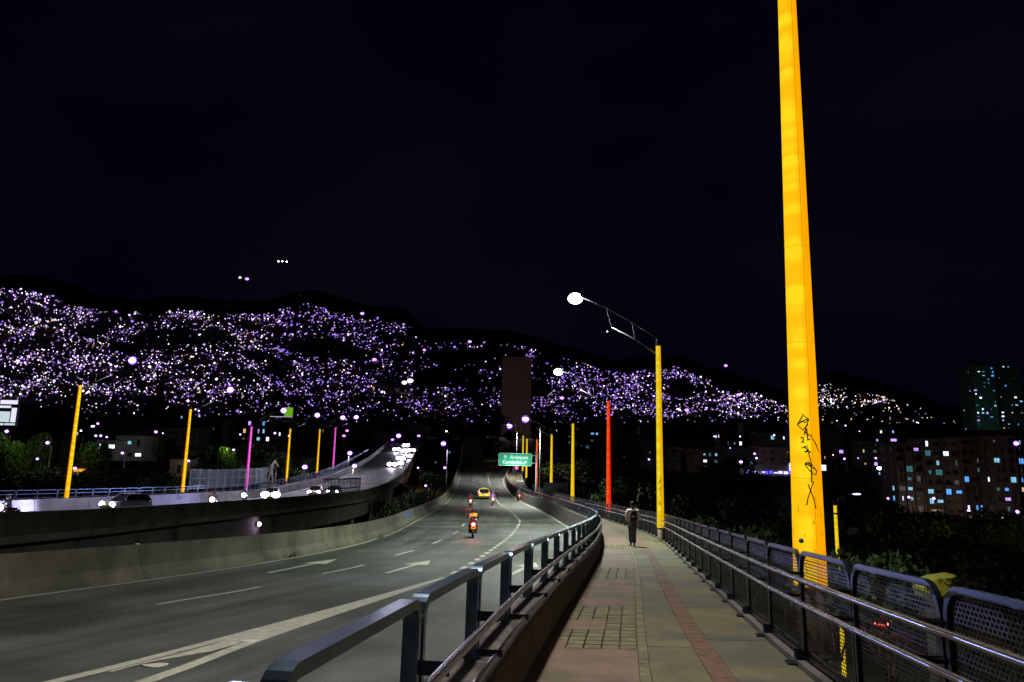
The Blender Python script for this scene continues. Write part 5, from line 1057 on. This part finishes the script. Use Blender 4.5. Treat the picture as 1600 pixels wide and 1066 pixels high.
# lower road pole on the right, yellow, with arm to the right
pr=at(1304.5,786,52); g0=ground(pr.x,52)
def lower_pole():
    r=empty('luminous_pole',(pr.x,52,g0),0,'slim yellow glowing pole on the lower road, its lamp arm reaching right','lamp pole','tall luminous coloured lamp poles')
    h=at(1307,790,52).z-g0; b=MB(); b.tube([(0,0,.6+(h-.6)*i/12) for i in range(13)],[.15-.04*i/12 for i in range(13)],14); b.build('luminous_sleeve',SL['lemon'],r,True)
    b=MB(); b.tube([(0,0,0),(0,0,.6)],.14,10); b.build('pole_base',M('rusted_base',(.12,.08,.05)),r); b=MB(); b.tube([(0,0,h),(0,0,h+.35)],.12,10); b.box((0,-.02,h-.55),(.26,.26,.12)); b.build('pole_cap',steel_d,r)
    b=MB(); b.tube([(0,0,h+.1),(.35,0,h+.5),(.8,0,h+.75),(1.25,0,h+.82)],.03,7); b.tube([(.05,0,h-.15),(.35,0,h+.25),(.75,0,h+.62)],.022,6); b.tube([(.35,0,h+.5),(.38,0,h+.25)],.016,5); b.build('lamp_arm',M('arm_steel',(.3,.31,.33)),r,True)
    b=MB(); b.sphere((1.55,0,h+.8),.25,10,6,0,(1.2,.5,.22)); b.build('lamp_glass',EM('lamp_cool',(.6,.55,1),4),r,True)
lower_pole()
# yellow lit curved concrete wall end beyond the fence
def yellow_wall():
    Y0=19; r=empty('retaining_wall',(at(1480,930,Y0).x,Y0,at(1480,930,Y0).z-5),0,'curved concrete wall end lit yellow with black scrawls beyond the fence at right','wall')
    top=[(1442,921),(1452,914),(1462,907),(1475,904.5),(1490,903.5),(1505,902.5),(1514,903)]; bot=[(1446,934),(1456,945),(1466,955),(1478,960),(1490,944),(1502,926),(1513,912)]
    b=MB(); vs=[];n=len(top)
    for i in range(n):
        t=i/(n-1); bl_=.18*math.sin(t*math.pi); p=at(*top[i],Y0)-Vector(r.location); q=at(*bot[i],Y0)-Vector(r.location); y=.5*t
        vs+=[(q.x,y+.05,q.z),(p.x*.5+q.x*.5,y-bl_,(p.z+q.z)/2),(p.x,y-bl_*.4,p.z-.04),(p.x,y+.08,p.z),(p.x,y+.5,p.z),(q.x,y+.5,q.z)]
    fs=[(i*6+k,i*6+(k+1)%6,i*6+6+(k+1)%6,i*6+6+k) for i in range(n-1) for k in range(6)]+[tuple(range(6)),tuple((n-1)*6+k for k in range(5,-1,-1))]
    b.add(vs,fs); b.build('wall_body',M('yellow_lit_wall',(.42,.42,.04),.8,0,.3,2,.4,20,stain=((.10,.05,.03),3.2,.58)),r)  # yellow lamplight is put into the concrete's base colour
    b=MB(); c_=at(1478,955,Y0)-Vector(r.location); b.box((c_.x,.3,-3+c_.z/2),(.5,.4,c_.z+6)); b.build('wall_footing',conc_dark,r)
    def stroke(pts,w=.03):
        b=MB(); pp=[at(px,py,Y0)-Vector(r.location)+Vector((0,-.03+.5*math.sin((px-1452)/208*2.2)*1.2*0,0)) for px,py in pts]
        for i in range(len(pp)):
            t=(pts[i][0]-1452)/208*2.2*.6; pp[i].y=-.05+.5*max(0,(pts[i][0]-1442)/72)-.12*math.sin(math.pi*min(1,(pts[i][0]-1442)/72))
        b.bar([(q.x,q.y,q.z) for q in pp],w,.01,side=Vector((0,0,1)) ); b.build('graffiti_stroke',darkp,r)
    stroke([(1481,905),(1487,909),(1496,911),(1503,907)]); stroke([(1486,905),(1495,908),(1508,906),(1512,904)]); stroke([(1478,910),(1484,915),(1492,917),(1503,910)])
    c=at(1476,915,Y0-1.6); lamp_light((c.x-.2,Y0-1.9,c.z+.7),26,(1,.88,.12),120,size=.1,aim=(.15,1.7,-.5))  # added spot without a fixture, lights the wall yellow
yellow_wall()
def low_point(px,py,dz=0):
    d=ray(px,py); Y=12.
    while Y<400 and d.z*Y>ground(d.x*Y,Y)+dz: Y+=.5
    return d*Y
lp=low_point(1374,972,.7); lp.z-=.7
car(lp,rad(-20),M('car_maroon',(.2,.02,.03),.3,.3,.1,2),'car with glowing red tail lights low down behind the mesh fence',False,head,'cars on the low road',s=1.0)
L=bpy.data.lights.new('town_glow','POINT'); L.energy=160; L.color=(1,.2,.25); L.shadow_soft_size=.3; o=bpy.data.objects.new('town_glow',L); COL.objects.link(o); o.location=lp+Vector((-.8,-2.4,1.6))
lp=low_point(1402,934,1.5); r=empty('kiosk',(lp.x,lp.y,lp.z-1.5),rad(-15),'small roadside kiosk with a row of warm and white lights, seen through the mesh fence','kiosk')
b=MB(); b.box((0,1,1.2),(5,2,2.4)); b.build('wall',dkw,r); b=MB(); b.box((0,.4,2.5),(5.6,3.2,.15)); b.build('roof',M('tin_roof',(.12,.11,.11)),r)
for k in range(7): b=MB(); b.box((-2.2+.72*k,-.06,1.5),(.4,.08,.5)); b.build('lit_panel',LW[4] if k<3 else LW[2],r)
# leaning pale statue left
q=at(424,735,112); r=empty('statue',(q.x,112,q.z-2.2),0,'pale leaning figure sculpture behind the far railing right of the magenta pole','statue')
V=[(0,0,1.9,(.3,.25)),(.1,0,2.8,(.34,.25)),(.35,0,3.5,(.25,.2)),(.6,0,3.7,.2),(.7,0,3.1,.13),(1.1,0,2.7,.12),(-.3,0,2.6,.13),(-.5,0,1.8,.1),(.3,0,1.0,.17),(.35,0,.1,.14),(-.3,0,1.0,.17),(-.45,0,.1,.14)]
skinned('figure',V,[(0,1),(1,2),(2,3),(2,4),(4,5),(1,6),(6,7),(0,8),(8,9),(0,10),(10,11)],M('pale_stone',(.12,.11,.09),.8,0,.25,3),r)
b=MB(); b.box((0,0,-1),(2,2,2.2)); b.build('plinth',conc_dark,r)
